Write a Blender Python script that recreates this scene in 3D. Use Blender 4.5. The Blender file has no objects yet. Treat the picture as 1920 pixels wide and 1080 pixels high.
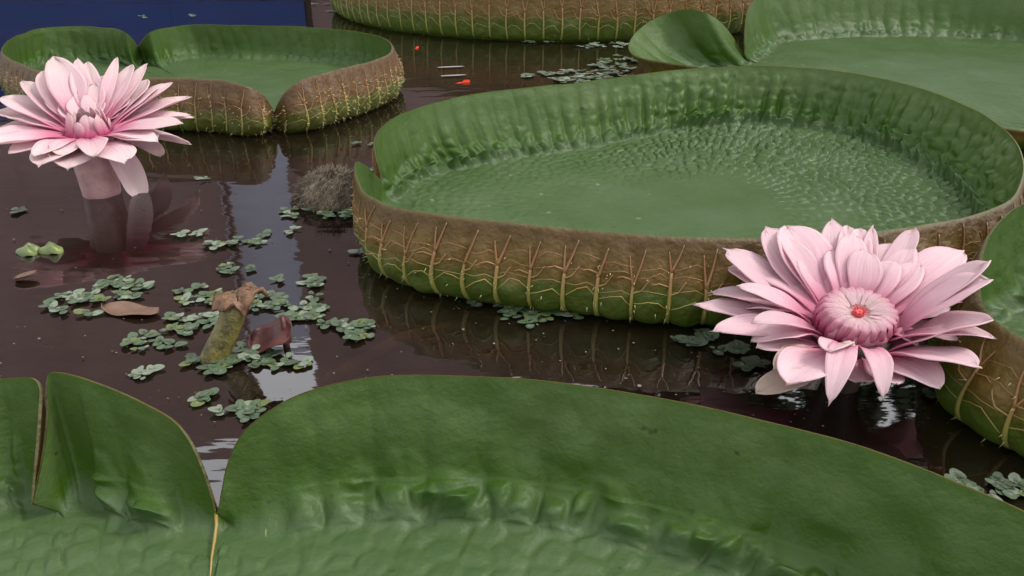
import bpy, math, random
import numpy as np
from mathutils import Vector, noise as mnoise
R = math.radians
random.seed(7); rng = np.random.default_rng(7)
scene = bpy.context.scene
C = scene.collection

# ------------------------------------------------------------------ camera
H, F, PITCH = 0.62, 1500.0, R(26)          # eye height over the water (m), focal length in photo pixels, downward pitch
cam = bpy.data.cameras.new('camera'); camo = bpy.data.objects.new('camera', cam); C.objects.link(camo)
camo.location = (0, 0, H); camo.rotation_euler = (math.pi/2 - PITCH, 0, 0)
cam.sensor_width = 36; cam.lens = 36*F/1920; cam.clip_start = 0.02; cam.clip_end = 2000
scene.camera = camo
# ------------------------------------------------------------------ sky and sun
SUN_EL, SUN_AZ = R(52), R(84)              # azimuth clockwise from +Y: high, from the right, through thin cloud
w = bpy.data.worlds.new('World'); scene.world = w; w.use_nodes = True
nt = w.node_tree; nt.nodes.clear()
sky = nt.nodes.new('ShaderNodeTexSky'); sky.sky_type = 'NISHITA'; sky.sun_disc = False
sky.sun_elevation = SUN_EL; sky.sun_rotation = SUN_AZ; sky.air_density = 1.0; sky.dust_density = 8.0; sky.ozone_density = 1.0
hs = nt.nodes.new('ShaderNodeHueSaturation'); hs.inputs['Saturation'].default_value = 0.42
bg = nt.nodes.new('ShaderNodeBackground'); bg.inputs['Strength'].default_value = 0.15
wo = nt.nodes.new('ShaderNodeOutputWorld')
ov = nt.nodes.new('ShaderNodeMix'); ov.data_type = 'RGBA'; ov.inputs[0].default_value = .70      # an even overcast veil over the sky
ov.inputs[7].default_value = (8.1, 8.2, 8.4, 1)
nt.links.new(sky.outputs[0], hs.inputs['Color']); nt.links.new(hs.outputs[0], ov.inputs[6]); nt.links.new(ov.outputs[2], bg.inputs[0]); nt.links.new(bg.outputs[0], wo.inputs[0])
sl = bpy.data.lights.new('sun', 'SUN'); sl.energy = 1.5; sl.angle = R(14); sl.color = (1, 0.96, 0.9)
so = bpy.data.objects.new('sun', sl); C.objects.link(so)
sd = Vector((math.sin(SUN_AZ)*math.cos(SUN_EL), math.cos(SUN_AZ)*math.cos(SUN_EL), math.sin(SUN_EL)))
so.rotation_euler = sd.to_track_quat('Z', 'Y').to_euler(); so.location = sd*20
vs = scene.view_settings; vs.view_transform = 'Standard'; vs.look = 'None'; vs.gamma = 1; vs.exposure = 0.95
scene.render.engine = 'CYCLES'

# ------------------------------------------------------------------ helpers
CP, SP = math.cos(PITCH), math.sin(PITCH)
def ray(px, py):
    x, y = (px-960)/F, (540-py)/F
    d = np.array([x, CP + SP*y, -SP + CP*y]); return d/np.linalg.norm(d)
def unp(px, py, z=0.0):                    # photo pixel -> point of the horizontal plane at height z
    d = ray(px, py); t = (z-H)/d[2]
    return np.array([0, 0, H]) + d*t
def link(o, parent=None):
    C.objects.link(o)
    if parent is not None: o.parent = parent
    return o
def tag(o, label=None, cat=None, group=None, kind=None):
    if label: o['label'] = label
    if cat: o['category'] = cat
    if group: o['group'] = group
    if kind: o['kind'] = kind
    return o
def empty(name, loc):
    o = bpy.data.objects.new(name, None); o.location = Vector([float(v) for v in loc]); o.empty_display_size = .05
    return link(o)
def mk(name, verts, faces, mat, parent=None, smooth=True, attrs=None, loc=None):
    """verts in world space; stored relative to the parent's place"""
    v = np.asarray(verts, dtype=float)
    off = np.array(parent.location) if parent is not None else (np.asarray(loc, float) if loc is not None else np.zeros(3))
    if parent is not None and parent.parent is not None: off = off + np.array(parent.parent.location)
    me = bpy.data.meshes.new(name)
    me.from_pydata((v-off).tolist(), [], faces if isinstance(faces, list) else faces.tolist())
    if smooth: me.polygons.foreach_set('use_smooth', [True]*len(me.polygons))
    for k, a in (attrs or {}).items():
        at = me.attributes.new(k, 'FLOAT', 'POINT'); at.data.foreach_set('value', np.asarray(a, dtype=np.float32))
    me.materials.append(mat); me.update()
    o = bpy.data.objects.new(name, me)
    if parent is None and loc is not None: o.location = Vector([float(x) for x in loc])
    return link(o, parent)
def grid_faces(nr, nc, closed):
    i = np.arange(nr-1)[:, None]*nc; j = np.arange(nc if closed else nc-1)[None, :]; j2 = (j+1) % nc
    return np.stack([i+j, i+j2, i+nc+j2, i+nc+j], -1).reshape(-1, 4)
def sstep(a, b, x):
    t = np.clip((x-a)/(b-a), 0, 1); return t*t*(3-2*t)
def vnoise(p, seed=0):                     # smooth value noise on an (..., 2) array
    p = np.asarray(p, float); i = np.floor(p).astype(np.int64); f = p-i; f = f*f*(3-2*f)
    def h(a, b):
        n = (a*374761393 + b*668265263 + seed*1274126177) & 0x7fffffff
        n = ((n ^ (n >> 13))*1274126177) & 0x7fffffff
        return ((n ^ (n >> 16)) & 0xffff)/65535.0
    a, b = i[..., 0], i[..., 1]
    return (h(a, b)*(1-f[..., 0])+h(a+1, b)*f[..., 0])*(1-f[..., 1]) + (h(a, b+1)*(1-f[..., 0])+h(a+1, b+1)*f[..., 0])*f[..., 1]
def cells(p, seed=0, full=False):                      # F1, F2 of jittered cells
    p = np.asarray(p, float); i = np.floor(p).astype(np.int64)
    f1 = np.full(p.shape[:-1], 9.0); f2 = f1.copy(); dv = f1*0; rid = f1*0
    for da in (-1, 0, 1):
        for db in (-1, 0, 1):
            a, b = i[..., 0]+da, i[..., 1]+db
            n = (a*374761393 + b*668265263 + seed*97531) & 0x7fffffff
            n = ((n ^ (n >> 13))*1274126177) & 0x7fffffff
            jx = (n & 0x3ff)/1023.0; jy = ((n >> 10) & 0x3ff)/1023.0
            d = np.hypot(a+.15+.7*jx-p[..., 0], b+.15+.7*jy-p[..., 1])
            m_ = d < f1; dv = np.where(m_, p[..., 1]-(b+.15+.7*jy), dv); rid = np.where(m_, ((n >> 5) & 0xff)/255.0, rid)
            f2 = np.where(m_, f1, np.minimum(f2, d)); f1 = np.minimum(f1, d)
    return (f1, f2, dv, rid) if full else (f1, f2)

# ------------------------------------------------------------------ materials
def mat_new(name):
    m = bpy.data.materials.new(name); m.use_nodes = True; n = m.node_tree; n.nodes.clear()
    out = n.nodes.new('ShaderNodeOutputMaterial')
    return m, n, out
def N(n, t, **kw):
    x = n.nodes.new(t)
    for k, v in kw.items():
        if k.startswith('i_'):
            x.inputs[k[2:].replace('_', ' ')].default_value = v
        else: setattr(x, k, v)
    return x
def ramp(n, src, stops, interp='LINEAR'):
    r = n.nodes.new('ShaderNodeValToRGB'); r.color_ramp.interpolation = interp
    e = r.color_ramp.elements
    while len(e) < len(stops): e.new(.5)
    for k, (p, c) in enumerate(stops): e[k].position = p; e[k].color = (*c, 1) if len(c) == 3 else c
    n.links.new(src, r.inputs[0]); return r.outputs[0]
def mixc(n, fac, a, b, mode='MIX'):
    m = n.nodes.new('ShaderNodeMix'); m.data_type = 'RGBA'; m.blend_type = mode
    for s, v in ((m.inputs[0], fac), (m.inputs[6], a), (m.inputs[7], b)):
        if isinstance(v, (int, float)): s.default_value = v
        elif isinstance(v, tuple): s.default_value = (*v, 1)
        else: n.links.new(v, s)
    return m.outputs[2]
def noise(n, scale, detail=3, rough=.55, vec=None, dist=0):
    x = N(n, 'ShaderNodeTexNoise'); x.inputs['Scale'].default_value = scale; x.inputs['Detail'].default_value = detail
    x.inputs['Roughness'].default_value = rough; x.inputs['Distortion'].default_value = dist
    if vec is not None: n.links.new(vec, x.inputs['Vector'])
    return x.outputs[0]
def bump(n, h, strength, dist, prev=None):
    b = N(n, 'ShaderNodeBump'); b.inputs['Strength'].default_value = strength; b.inputs['Distance'].default_value = dist
    n.links.new(h, b.inputs['Height'])
    if prev is not None: n.links.new(prev, b.inputs['Normal'])
    return b.outputs[0]
def simple(name, stops, scale=40, rough=.6, spec=.4, bs=.3, bd=.004, transl=0, obj=True):
    m, n, out = mat_new(name)
    tc = N(n, 'ShaderNodeTexCoord').outputs['Object']
    col = ramp(n, noise(n, scale, 5, .6, tc), stops)
    p = N(n, 'ShaderNodeBsdfPrincipled'); n.links.new(col, p.inputs['Base Color'])
    p.inputs['Roughness'].default_value = rough; p.inputs['Specular IOR Level'].default_value = spec
    n.links.new(bump(n, noise(n, scale*3, 4, .6, tc), bs, bd), p.inputs['Normal'])
    sh = p.outputs[0]
    if transl:
        t = N(n, 'ShaderNodeBsdfTranslucent'); n.links.new(col, t.inputs[0])
        mx = N(n, 'ShaderNodeMixShader'); mx.inputs[0].default_value = transl
        n.links.new(sh, mx.inputs[1]); n.links.new(t.outputs[0], mx.inputs[2]); sh = mx.outputs[0]
    n.links.new(sh, out.inputs[0]); return m

def N_sep(n, c):
    x = N(n, 'ShaderNodeSeparateColor'); n.links.new(c, x.inputs[0]); return x.outputs[0]
def leaf_top():
    m, n, out = mat_new('pad_green')
    tc = N(n, 'ShaderNodeTexCoord').outputs['Object']
    wt = N(n, 'ShaderNodeAttribute', attribute_name='wall').outputs['Fac']
    blot = noise(n, 5, 4, .6, tc); fine = noise(n, 60, 5, .65, tc)
    floor_c = ramp(n, blot, [(.3, (.052, .096, .024)), (.55, (.072, .120, .042)), (.75, (.098, .142, .068))])
    wall_c = ramp(n, blot, [(.3, (.032, .080, .002)), (.6, (.044, .100, .003)), (.8, (.058, .114, .006))])
    lip_sheen = ramp(n, blot, [(.3, (.064, .118, .020)), (.7, (.090, .142, .038))])  # sky sheen on the outward-curving upper wall, painted in as paler green
    f1 = N(n, 'ShaderNodeMapRange'); f1.inputs[1].default_value = .14; f1.inputs[2].default_value = .40; n.links.new(wt, f1.inputs[0])  # pale floor colour carried up the foot: sky-lit scallop tops painted in
    f2 = N(n, 'ShaderNodeMapRange'); f2.inputs[1].default_value = .46; f2.inputs[2].default_value = .80; n.links.new(wt, f2.inputs[0])
    col = mixc(n, f1.outputs[0], floor_c, wall_c); col = mixc(n, f2.outputs[0], col, lip_sheen)
    # veins follow the puckers of the blade
    qv = N(n, 'ShaderNodeAttribute', attribute_name='vein').outputs['Fac']
    qm = N(n, 'ShaderNodeMath', operation='MULTIPLY'); qm.inputs[1].default_value = .35; n.links.new(qv, qm.inputs[0])
    col = mixc(n, qm.outputs[0], col, (.085, .13, .035))
    col = mixc(n, ramp(n, fine, [(.35, (.0, .0, .0)), (.75, (.55, .55, .55))]), col, (.046, .096, .028))
    # dark specks and nibbled spots
    sp = noise(n, 45, 2, .5, tc); sf = ramp(n, sp, [(.72, (0, 0, 0)), (.76, (.8, .8, .8))])
    col = mixc(n, sf, col, (.03, .04, .012))
    # scattered pale crusty dots
    dv = N(n, 'ShaderNodeTexVoronoi'); dv.inputs['Scale'].default_value = 16; dv.inputs['Randomness'].default_value = 1; n.links.new(tc, dv.inputs['Vector'])
    df = ramp(n, dv.outputs['Distance'], [(.0, (1, 1, 1)), (.075, (1, 1, 1)), (.10, (0, 0, 0))])
    dk = ramp(n, N_sep(n, dv.outputs['Color']), [(.45, (0, 0, 0)), (.50, (.75, .75, .75))])
    dm = N(n, 'ShaderNodeMath', operation='MULTIPLY'); n.links.new(df, dm.inputs[0]); n.links.new(dk, dm.inputs[1])
    fl = N(n, 'ShaderNodeMapRange'); fl.inputs[1].default_value = .12; fl.inputs[2].default_value = -.02; n.links.new(wt, fl.inputs[0])
    dm2 = N(n, 'ShaderNodeMath', operation='MULTIPLY'); n.links.new(dm.outputs[0], dm2.inputs[0]); n.links.new(fl.outputs[0], dm2.inputs[1])
    col = mixc(n, dm2.outputs[0], col, (.22, .27, .09))
    p = N(n, 'ShaderNodeBsdfPrincipled'); n.links.new(col, p.inputs['Base Color'])
    rr = N(n, 'ShaderNodeMapRange'); rr.inputs[3].default_value = .36; rr.inputs[4].default_value = .56; n.links.new(fine, rr.inputs[0])
    n.links.new(rr.outputs[0], p.inputs['Roughness']); p.inputs['Specular IOR Level'].default_value = .34
    vo = N(n, 'ShaderNodeTexVoronoi', feature='DISTANCE_TO_EDGE'); vo.inputs['Scale'].default_value = 75; n.links.new(tc, vo.inputs['Vector'])
    vv = ramp(n, vo.outputs[0], [(0, (0, 0, 0)), (.16, (1, 1, 1))])
    b = bump(n, vv, .07, .002); b = bump(n, noise(n, 30, 6, .66, tc), .42, .009, b); b = bump(n, noise(n, 9, 3, .5, tc), .35, .02, b)
    n.links.new(b, p.inputs['Normal'])
    t = N(n, 'ShaderNodeBsdfTranslucent'); tcol = mixc(n, .7, col, (.085, .25, .006)); n.links.new(tcol, t.inputs[0])
    mx = N(n, 'ShaderNodeMixShader'); mx.inputs[0].default_value = .46
    n.links.new(p.outputs[0], mx.inputs[1]); n.links.new(t.outputs[0], mx.inputs[2]); n.links.new(mx.outputs[0], out.inputs[0])
    return m
def leaf_under(name, top, mid, low):
    m, n, out = mat_new(name)
    tc = N(n, 'ShaderNodeTexCoord').outputs['Object']
    wt = N(n, 'ShaderNodeAttribute', attribute_name='wall').outputs['Fac']
    no = noise(n, 14, 4, .6, tc)
    ad = N(n, 'ShaderNodeMath', operation='MULTIPLY_ADD'); ad.inputs[1].default_value = .34; n.links.new(no, ad.inputs[0])
    su = N(n, 'ShaderNodeMath', operation='SUBTRACT'); n.links.new(wt, su.inputs[0]); su.inputs[1].default_value = .17
    n.links.new(su.outputs[0], ad.inputs[2])
    edge = (.085, .080, .030)
    col = ramp(n, ad.outputs[0], [(0, low), (.30, low), (.46, mid), (.66, mid), (.90, top), (1.0, top)])
    ed = N(n, 'ShaderNodeMapRange'); ed.inputs[1].default_value = .965; ed.inputs[2].default_value = 1.0; n.links.new(wt, ed.inputs[0])
    col = mixc(n, ed.outputs[0], col, edge)
    fine = noise(n, 90, 4, .6, tc)
    col = mixc(n, ramp(n, fine, [(.4, (0, 0, 0)), (.7, (.6, .6, .6))]), col, tuple(c*.55 for c in mid))
    p = N(n, 'ShaderNodeBsdfPrincipled'); n.links.new(col, p.inputs['Base Color'])
    p.inputs['Roughness'].default_value = .5; p.inputs['Specular IOR Level'].default_value = .35
    b = bump(n, noise(n, 55, 5, .6, tc), .6, .008); b = bump(n, noise(n, 20, 3, .6, tc), .5, .02, b); n.links.new(b, p.inputs['Normal'])
    t = N(n, 'ShaderNodeBsdfTranslucent'); tcol = mixc(n, .5, col, (.26, .24, .05)); n.links.new(tcol, t.inputs[0])
    mx = N(n, 'ShaderNodeMixShader'); mx.inputs[0].default_value = .34
    n.links.new(p.outputs[0], mx.inputs[1]); n.links.new(t.outputs[0], mx.inputs[2]); n.links.new(mx.outputs[0], out.inputs[0])
    return m
def rib_mat():
    m, n, out = mat_new('rib_vein')
    wt = N(n, 'ShaderNodeAttribute', attribute_name='wall').outputs['Fac']
    col = ramp(n, wt, [(0, (.10, .12, .015)), (.22, (.18, .16, .03)), (.42, (.21, .12, .035)), (.65, (.18, .075, .030)), (1, (.085, .040, .013))])
    p = N(n, 'ShaderNodeBsdfPrincipled'); n.links.new(col, p.inputs['Base Color']); p.inputs['Roughness'].default_value = .45
    n.links.new(p.outputs[0], out.inputs[0]); return m
def petal_mat(name, base, mid, tip, edge):
    m, n, out = mat_new(name)
    tc = N(n, 'ShaderNodeTexCoord').outputs['Object']
    s = N(n, 'ShaderNodeAttribute', attribute_name='along').outputs['Fac']
    e = N(n, 'ShaderNodeAttribute', attribute_name='across').outputs['Fac']
    col = ramp(n, s, [(0, base), (.16, base), (.42, mid), (.8, tip), (.97, tip), (1, edge)])
    # fine lengthwise veins
    cmb = N(n, 'ShaderNodeCombineXYZ'); ms = N(n, 'ShaderNodeMath', operation='MULTIPLY'); ms.inputs[1].default_value = .9; n.links.new(s, ms.inputs[0])
    me_ = N(n, 'ShaderNodeMath', operation='MULTIPLY'); me_.inputs[1].default_value = 9; n.links.new(e, me_.inputs[0])
    n.links.new(me_.outputs[0], cmb.inputs[0]); n.links.new(ms.outputs[0], cmb.inputs[1])
    oi = N(n, 'ShaderNodeObjectInfo'); n.links.new(oi.outputs['Random'], cmb.inputs[2])
    ve = noise(n, 1.4, 3, .6, cmb.outputs[0])
    col = mixc(n, ramp(n, ve, [(.42, (0, 0, 0)), (.72, (.30, .30, .30))]), col, tuple(c*k for c, k in zip(mid, (.92, .72, .80))))
    hsv = N(n, 'ShaderNodeHueSaturation'); mr = N(n, 'ShaderNodeMapRange'); mr.inputs[3].default_value = .90; mr.inputs[4].default_value = 1.06
    n.links.new(oi.outputs['Random'], mr.inputs[0]); n.links.new(mr.outputs[0], hsv.inputs['Value']); n.links.new(col, hsv.inputs['Color']); col = hsv.outputs[0]
    st = noise(n, 35, 4, .6, tc); col = mixc(n, ramp(n, st, [(.70, (0, 0, 0)), (.80, (.45, .45, .45))]), col, (.62, .50, .36))
    p = N(n, 'ShaderNodeBsdfPrincipled'); n.links.new(col, p.inputs['Base Color']); p.inputs['Roughness'].default_value = .55
    p.inputs['Specular IOR Level'].default_value = .25
    n.links.new(bump(n, ve, .6, .004), p.inputs['Normal'])
    t = N(n, 'ShaderNodeBsdfTranslucent'); n.links.new(col, t.inputs[0])
    mx = N(n, 'ShaderNodeMixShader'); mx.inputs[0].default_value = .46
    n.links.new(p.outputs[0], mx.inputs[1]); n.links.new(t.outputs[0], mx.inputs[2]); n.links.new(mx.outputs[0], out.inputs[0])
    return m
def water_mat():
    m, n, out = mat_new('pond_water')
    geo = N(n, 'ShaderNodeNewGeometry').outputs['Position']
    mp = N(n, 'ShaderNodeMapping'); mp.inputs['Scale'].default_value = (1.0, 2.6, 1); n.links.new(geo, mp.inputs['Vector'])
    h1 = noise(n, 3.2, 2, .45, mp.outputs[0], .4); h2 = noise(n, 14, 2, .5, mp.outputs[0])
    b = bump(n, h1, .055, .05); b = bump(n, h2, .025, .012, b)
    fr = N(n, 'ShaderNodeFresnel'); fr.inputs['IOR'].default_value = 2.25; n.links.new(b, fr.inputs['Normal'])
    gl = N(n, 'ShaderNodeBsdfGlossy'); gl.inputs['Roughness'].default_value = .03; n.links.new(b, gl.inputs['Normal'])
    df = N(n, 'ShaderNodeBsdfDiffuse')
    mur = noise(n, 2.2, 4, .6, geo)
    n.links.new(ramp(n, mur, [(.3, (.006, .0035, .0025)), (.7, (.014, .008, .005))]), df.inputs[0])
    tr = N(n, 'ShaderNodeBsdfTransparent'); tr.inputs[0].default_value = (.75, .58, .42, 1)
    body = N(n, 'ShaderNodeMixShader'); body.inputs[0].default_value = .42
    n.links.new(df.outputs[0], body.inputs[1]); n.links.new(tr.outputs[0], body.inputs[2])
    mx = N(n, 'ShaderNodeMixShader'); n.links.new(fr.outputs[0], mx.inputs[0])
    n.links.new(body.outputs[0], mx.inputs[1]); n.links.new(gl.outputs[0], mx.inputs[2]); n.links.new(mx.outputs[0], out.inputs[0])
    return m
M = {}
M['top'] = leaf_top()
M['under'] = leaf_under('pad_underside', (.080, .040, .009), (.130, .075, .013), (.045, .080, .004))
M['under_red'] = leaf_under('pad_underside_russet', (.090, .042, .015), (.098, .050, .014), (.058, .072, .005))
M['rib'] = rib_mat()
M['spine'] = simple('spine', [(.3, (.35, .30, .12)), (.7, (.45, .38, .20))], 60, .5)
M['petal'] = petal_mat('petal_pink', (.62, .21, .32), (.68, .43, .49), (.71, .53, .56), (.69, .56, .49))
M['petal_pale'] = petal_mat('petal_blush', (.60, .18, .29), (.68, .45, .50), (.72, .57, .57), (.70, .59, .52))
M['petal_in'] = petal_mat('petal_inner', (.52, .07, .19), (.62, .27, .36), (.70, .52, .53), (.70, .57, .50))
M['sepal'] = petal_mat('sepal_cream', (.50, .33, .30), (.56, .42, .36), (.58, .48, .40), (.54, .46, .35))
M['stigma'] = simple('stigma_red', [(.3, (.35, .02, .03)), (.7, (.55, .06, .06))], 200, .5)
M['stalk'] = simple('flower_stalk', [(.3, (.24, .115, .125)), (.7, (.36, .22, .21))], 30, .5)
M['stalk_dark'] = simple('flower_stalk_dark', [(.3, (.02, .018, .010)), (.7, (.06, .035, .030))], 30, .5)
M['fern'] = simple('floating_leaf', [(.3, (.026, .050, .020)), (.55, (.050, .080, .038)), (.75, (.085, .115, .065))], 45, .42, .6, .3, .003, .1)
M['fern_pale'] = simple('floating_leaf_pale', [(.3, (.085, .115, .070)), (.7, (.16, .185, .135))], 45, .45, .6, .3, .003, .1)
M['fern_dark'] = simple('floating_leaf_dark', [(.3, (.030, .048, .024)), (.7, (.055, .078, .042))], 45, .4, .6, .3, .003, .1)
M['fern_lime'] = simple('floating_leaf_lime', [(.3, (.055, .080, .020)), (.7, (.10, .115, .035))], 45, .42, .5, .3, .003, .1)
M['water'] = water_mat()
M['bed'] = simple('pond_mud', [(.3, (.020, .012, .007)), (.7, (.035, .022, .012))], 3, .9, .1)
M['ground'] = simple('bank_soil', [(.3, (.07, .055, .035)), (.7, (.10, .09, .05))], 2, .9, .1)
M['blue'] = simple('blue_sheet', [(.3, (.012, .040, .18)), (.7, (.018, .055, .23))], 2, .5, .3, transl=.3)
M['mauve'] = simple('cloth_mauve', [(.3, (.24, .165, .165)), (.7, (.31, .215, .21))], 2, .8, .1, transl=.3)
M['grey'] = simple('cloth_bluegrey', [(.3, (.55, .58, .74)), (.7, (.62, .65, .80))], 2, .8, .1, transl=.3)
M['white'] = simple('cloth_white', [(.3, (.72, .74, .80)), (.7, (.80, .82, .86))], 2, .8, .1, transl=.3)
M['roof'] = simple('roof_tile', [(.3, (.10, .05, .035)), (.7, (.16, .08, .055))], 3, .8, .2)
M['dark_wood'] = simple('dark_timber', [(.3, (.02, .014, .010)), (.7, (.035, .024, .017))], 8, .7, .3)
M['bark'] = simple('bark', [(.3, (.035, .025, .018)), (.7, (.07, .05, .035))], 12, .9, .1)
M['foliage'] = simple('foliage', [(.3, (.012, .028, .008)), (.7, (.03, .055, .015))], 3, .6, .3)
M['moss_stalk'] = simple('cut_stalk', [(.34, (.03, .024, .008)), (.48, (.085, .072, .014)), (.7, (.15, .12, .025))], 55, .5, .5, .6, .006)
M['wilt'] = simple('wilted_brown', [(.35, (.05, .024, .011)), (.65, (.18, .09, .045))], 40, .55, .4, .6, .006)
M['maroon'] = simple('dead_leaf_maroon', [(.3, (.025, .006, .005)), (.7, (.075, .018, .014))], 30, .5, .3, .4, .004)
M['petal_dead'] = simple('fallen_petal', [(.3, (.060, .032, .018)), (.7, (.125, .068, .042))], 30, .5)
M['debris'] = simple('ripple_pale', [(.3, (.13, .115, .11)), (.7, (.22, .195, .185))], 30, .5)  # pale colour of the slivers that stand in for ripple streaks
M['olive'] = simple('olive_bud_leaf', [(.3, (.05, .07, .015)), (.7, (.11, .14, .035))], 40, .4, .5)
M['root'] = simple('root_fibre', [(.3, (.05, .040, .028)), (.7, (.15, .12, .088))], 40, .9, .1)
M['scraps'] = simple('scraps', [(.35, (.05, .045, .03)), (.6, (.14, .12, .10))], 300, .6)
M['fish'] = simple('goldfish_red', [(.3, (.55, .025, .008)), (.7, (.75, .07, .02))], 20, .35)
M['yellow_stalk'] = simple('submerged_stalk', [(.3, (.40, .24, .05)), (.7, (.55, .36, .09))], 20, .6)

# ------------------------------------------------------------------ the setting
def rect(name, x0, x1, y0, y1, z, mat):
    return mk(name, [(x0, y0, z), (x1, y0, z), (x1, y1, z), (x0, y1, z)], [(0, 1, 2, 3)], mat, smooth=False)
PX0, PX1, PY0, PY1 = -7.0, 7.0, -0.85, 7.4
gx = [-400, PX0, PX1, 400]; gy = [-400, PY0, PY1, 400]
gv = [(x, y, .16) for y in gy for x in gx]
gf = [(r*4+c, r*4+c+1, r*4+c+5, r*4+c+4) for r in range(3) for c in range(3) if not (r == 1 and c == 1)]
tag(mk('ground', gv, gf, M['ground'], smooth=False), kind='structure')
bz = -.45
bv = [(PX0, PY0, .155), (PX1, PY0, .155), (PX1, PY1, .155), (PX0, PY1, .155), (PX0, PY0, bz), (PX1, PY0, bz), (PX1, PY1, bz), (PX0, PY1, bz)]
tag(mk('pond_bed', bv, [(4, 5, 6, 7), (0, 1, 5, 4), (1, 2, 6, 5), (2, 3, 7, 6), (3, 0, 4, 7)], M['bed'], smooth=False), kind='structure')
tag(rect('water', PX0, PX1, PY0, PY1, 0, M['water']), kind='structure')

def box(x0, x1, y0, y1, z0, z1):
    v = [(x, y, z) for z in (z0, z1) for y in (y0, y1) for x in (x0, x1)]
    return v, [(0, 2, 3, 1), (4, 5, 7, 6), (0, 1, 5, 4), (2, 6, 7, 3), (0, 4, 6, 2), (1, 3, 7, 5)]
def boxes(name, bl, mat, parent):
    v, f = [], []
    for b in bl:
        bv, bf = box(*b); f += [tuple(i+len(v) for i in q) for q in bf]; v += bv
    return mk(name, v, f, mat, parent, smooth=False)
# blue sheeting at the far edge of the pond (seen mirrored in the water)
bp = tag(empty('sheeting', (-4.4, 7.7, .16)), 'long blue sheeting at the far edge of the pond, mirrored in the water', 'tarpaulin')
for k in range(4): boxes('panel', [(-6.9+k*1.25, -6.9+(k+1)*1.25+(.02 if k < 3 else 0), 7.70+.003*(k % 2), 7.7015+.003*(k % 2), .17, 1.35)], M['blue'], bp)
for k in range(5): boxes('post', [(-6.94+k*1.25, -6.86+k*1.25, 7.735, 7.80, .12, 1.42)], M['dark_wood'], bp)
def screen(x0, x1, y, h, mat, nb, label):
    """tall cloth screen stretched between poles"""
    e = tag(empty('reflection_screen', ((x0+x1)/2, y, .16)), label, 'screen', 'added cloth screens beyond the pond')
    wd = (x1-x0)/nb
    for k in range(nb):
        nx, nz = 9, 14; V = []
        for j in range(nz):
            for i_ in range(nx):
                u, v = i_/(nx-1), j/(nz-1)
                V.append((x0+wd*(k+u*1.004-.002), y+.10*math.sin(math.pi*u)*math.sin(math.pi*v)+.02*math.sin(9*v), .25+(h-.25)*v-.05*math.sin(math.pi*u)*(v > .99)))
        mk('cloth', V, grid_faces(nz, nx, False), mat, e)
    for k in range(nb+1): boxes('pole', [(x0+wd*k-.03, x0+wd*k+.03, y+.13, y+.19, .12, h+.06)], mat, e)
    return e
screen(-9.9, -3.30, 8.6, 6.0, M['mauve'], 3, 'made-up tall mauve cloth screen behind the blue sheeting, added for its reflection left of the bright strip')  # mauve screens are invented, placed only to tint the reflection
screen(-2.50, -.1, 8.6, 6.4, M['mauve'], 1, 'made-up tall mauve cloth screen, added for its reflection right of the bright strip of sky')
screen(-3.9, -1.9, 9.3, 4.9, M['grey'], 1, 'made-up blue grey cloth screen, added for its reflection in the gap between the mauve ones')  # invented too: gives the blue-grey reflection below the strip of sky
def tube(path, rad, ns=6, cap=True):
    path = np.asarray(path, float); n = len(path); rad = np.broadcast_to(np.asarray(rad, float), (n,))
    v = []; T = np.gradient(path, axis=0); T /= np.linalg.norm(T, axis=1)[:, None]+1e-12
    up = np.array([0, 0, 1.0]) if abs(T[0][2]) < .9 else np.array([1.0, 0, 0])
    for i in range(n):
        a = np.cross(T[i], up); a /= np.linalg.norm(a)+1e-12; b = np.cross(a, T[i]); up = b
        for k in range(ns):
            th = 2*math.pi*k/ns; v.append(path[i]+rad[i]*(math.cos(th)*a+math.sin(th)*b))
    f = grid_faces(n, ns, True).tolist()
    if cap: f += [list(range(ns))[::-1], [(n-1)*ns+k for k in range(ns)]]
    return v, f
def joinm(parts):
    v, f, at = [], [], []
    for p in parts:
        f += [[i+len(v) for i in q] for q in p[1]]; v += list(p[0])
        if len(p) > 2: at += list(p[2])
    return v, f, at
def in_gap(c, gaps):                       # does the mirrored view of c fall in one of the openings of the crown
    y = c[1]; d = np.array([c[0], y, -(c[2])-H]); dep = CP*d[1]-SP*d[2]
    px = 960+F*d[0]/dep; py = 540-F*(SP*d[1]+CP*d[2])/dep
    return any(a < px < b and e < py < f for a, b, e, f in gaps)
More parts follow.
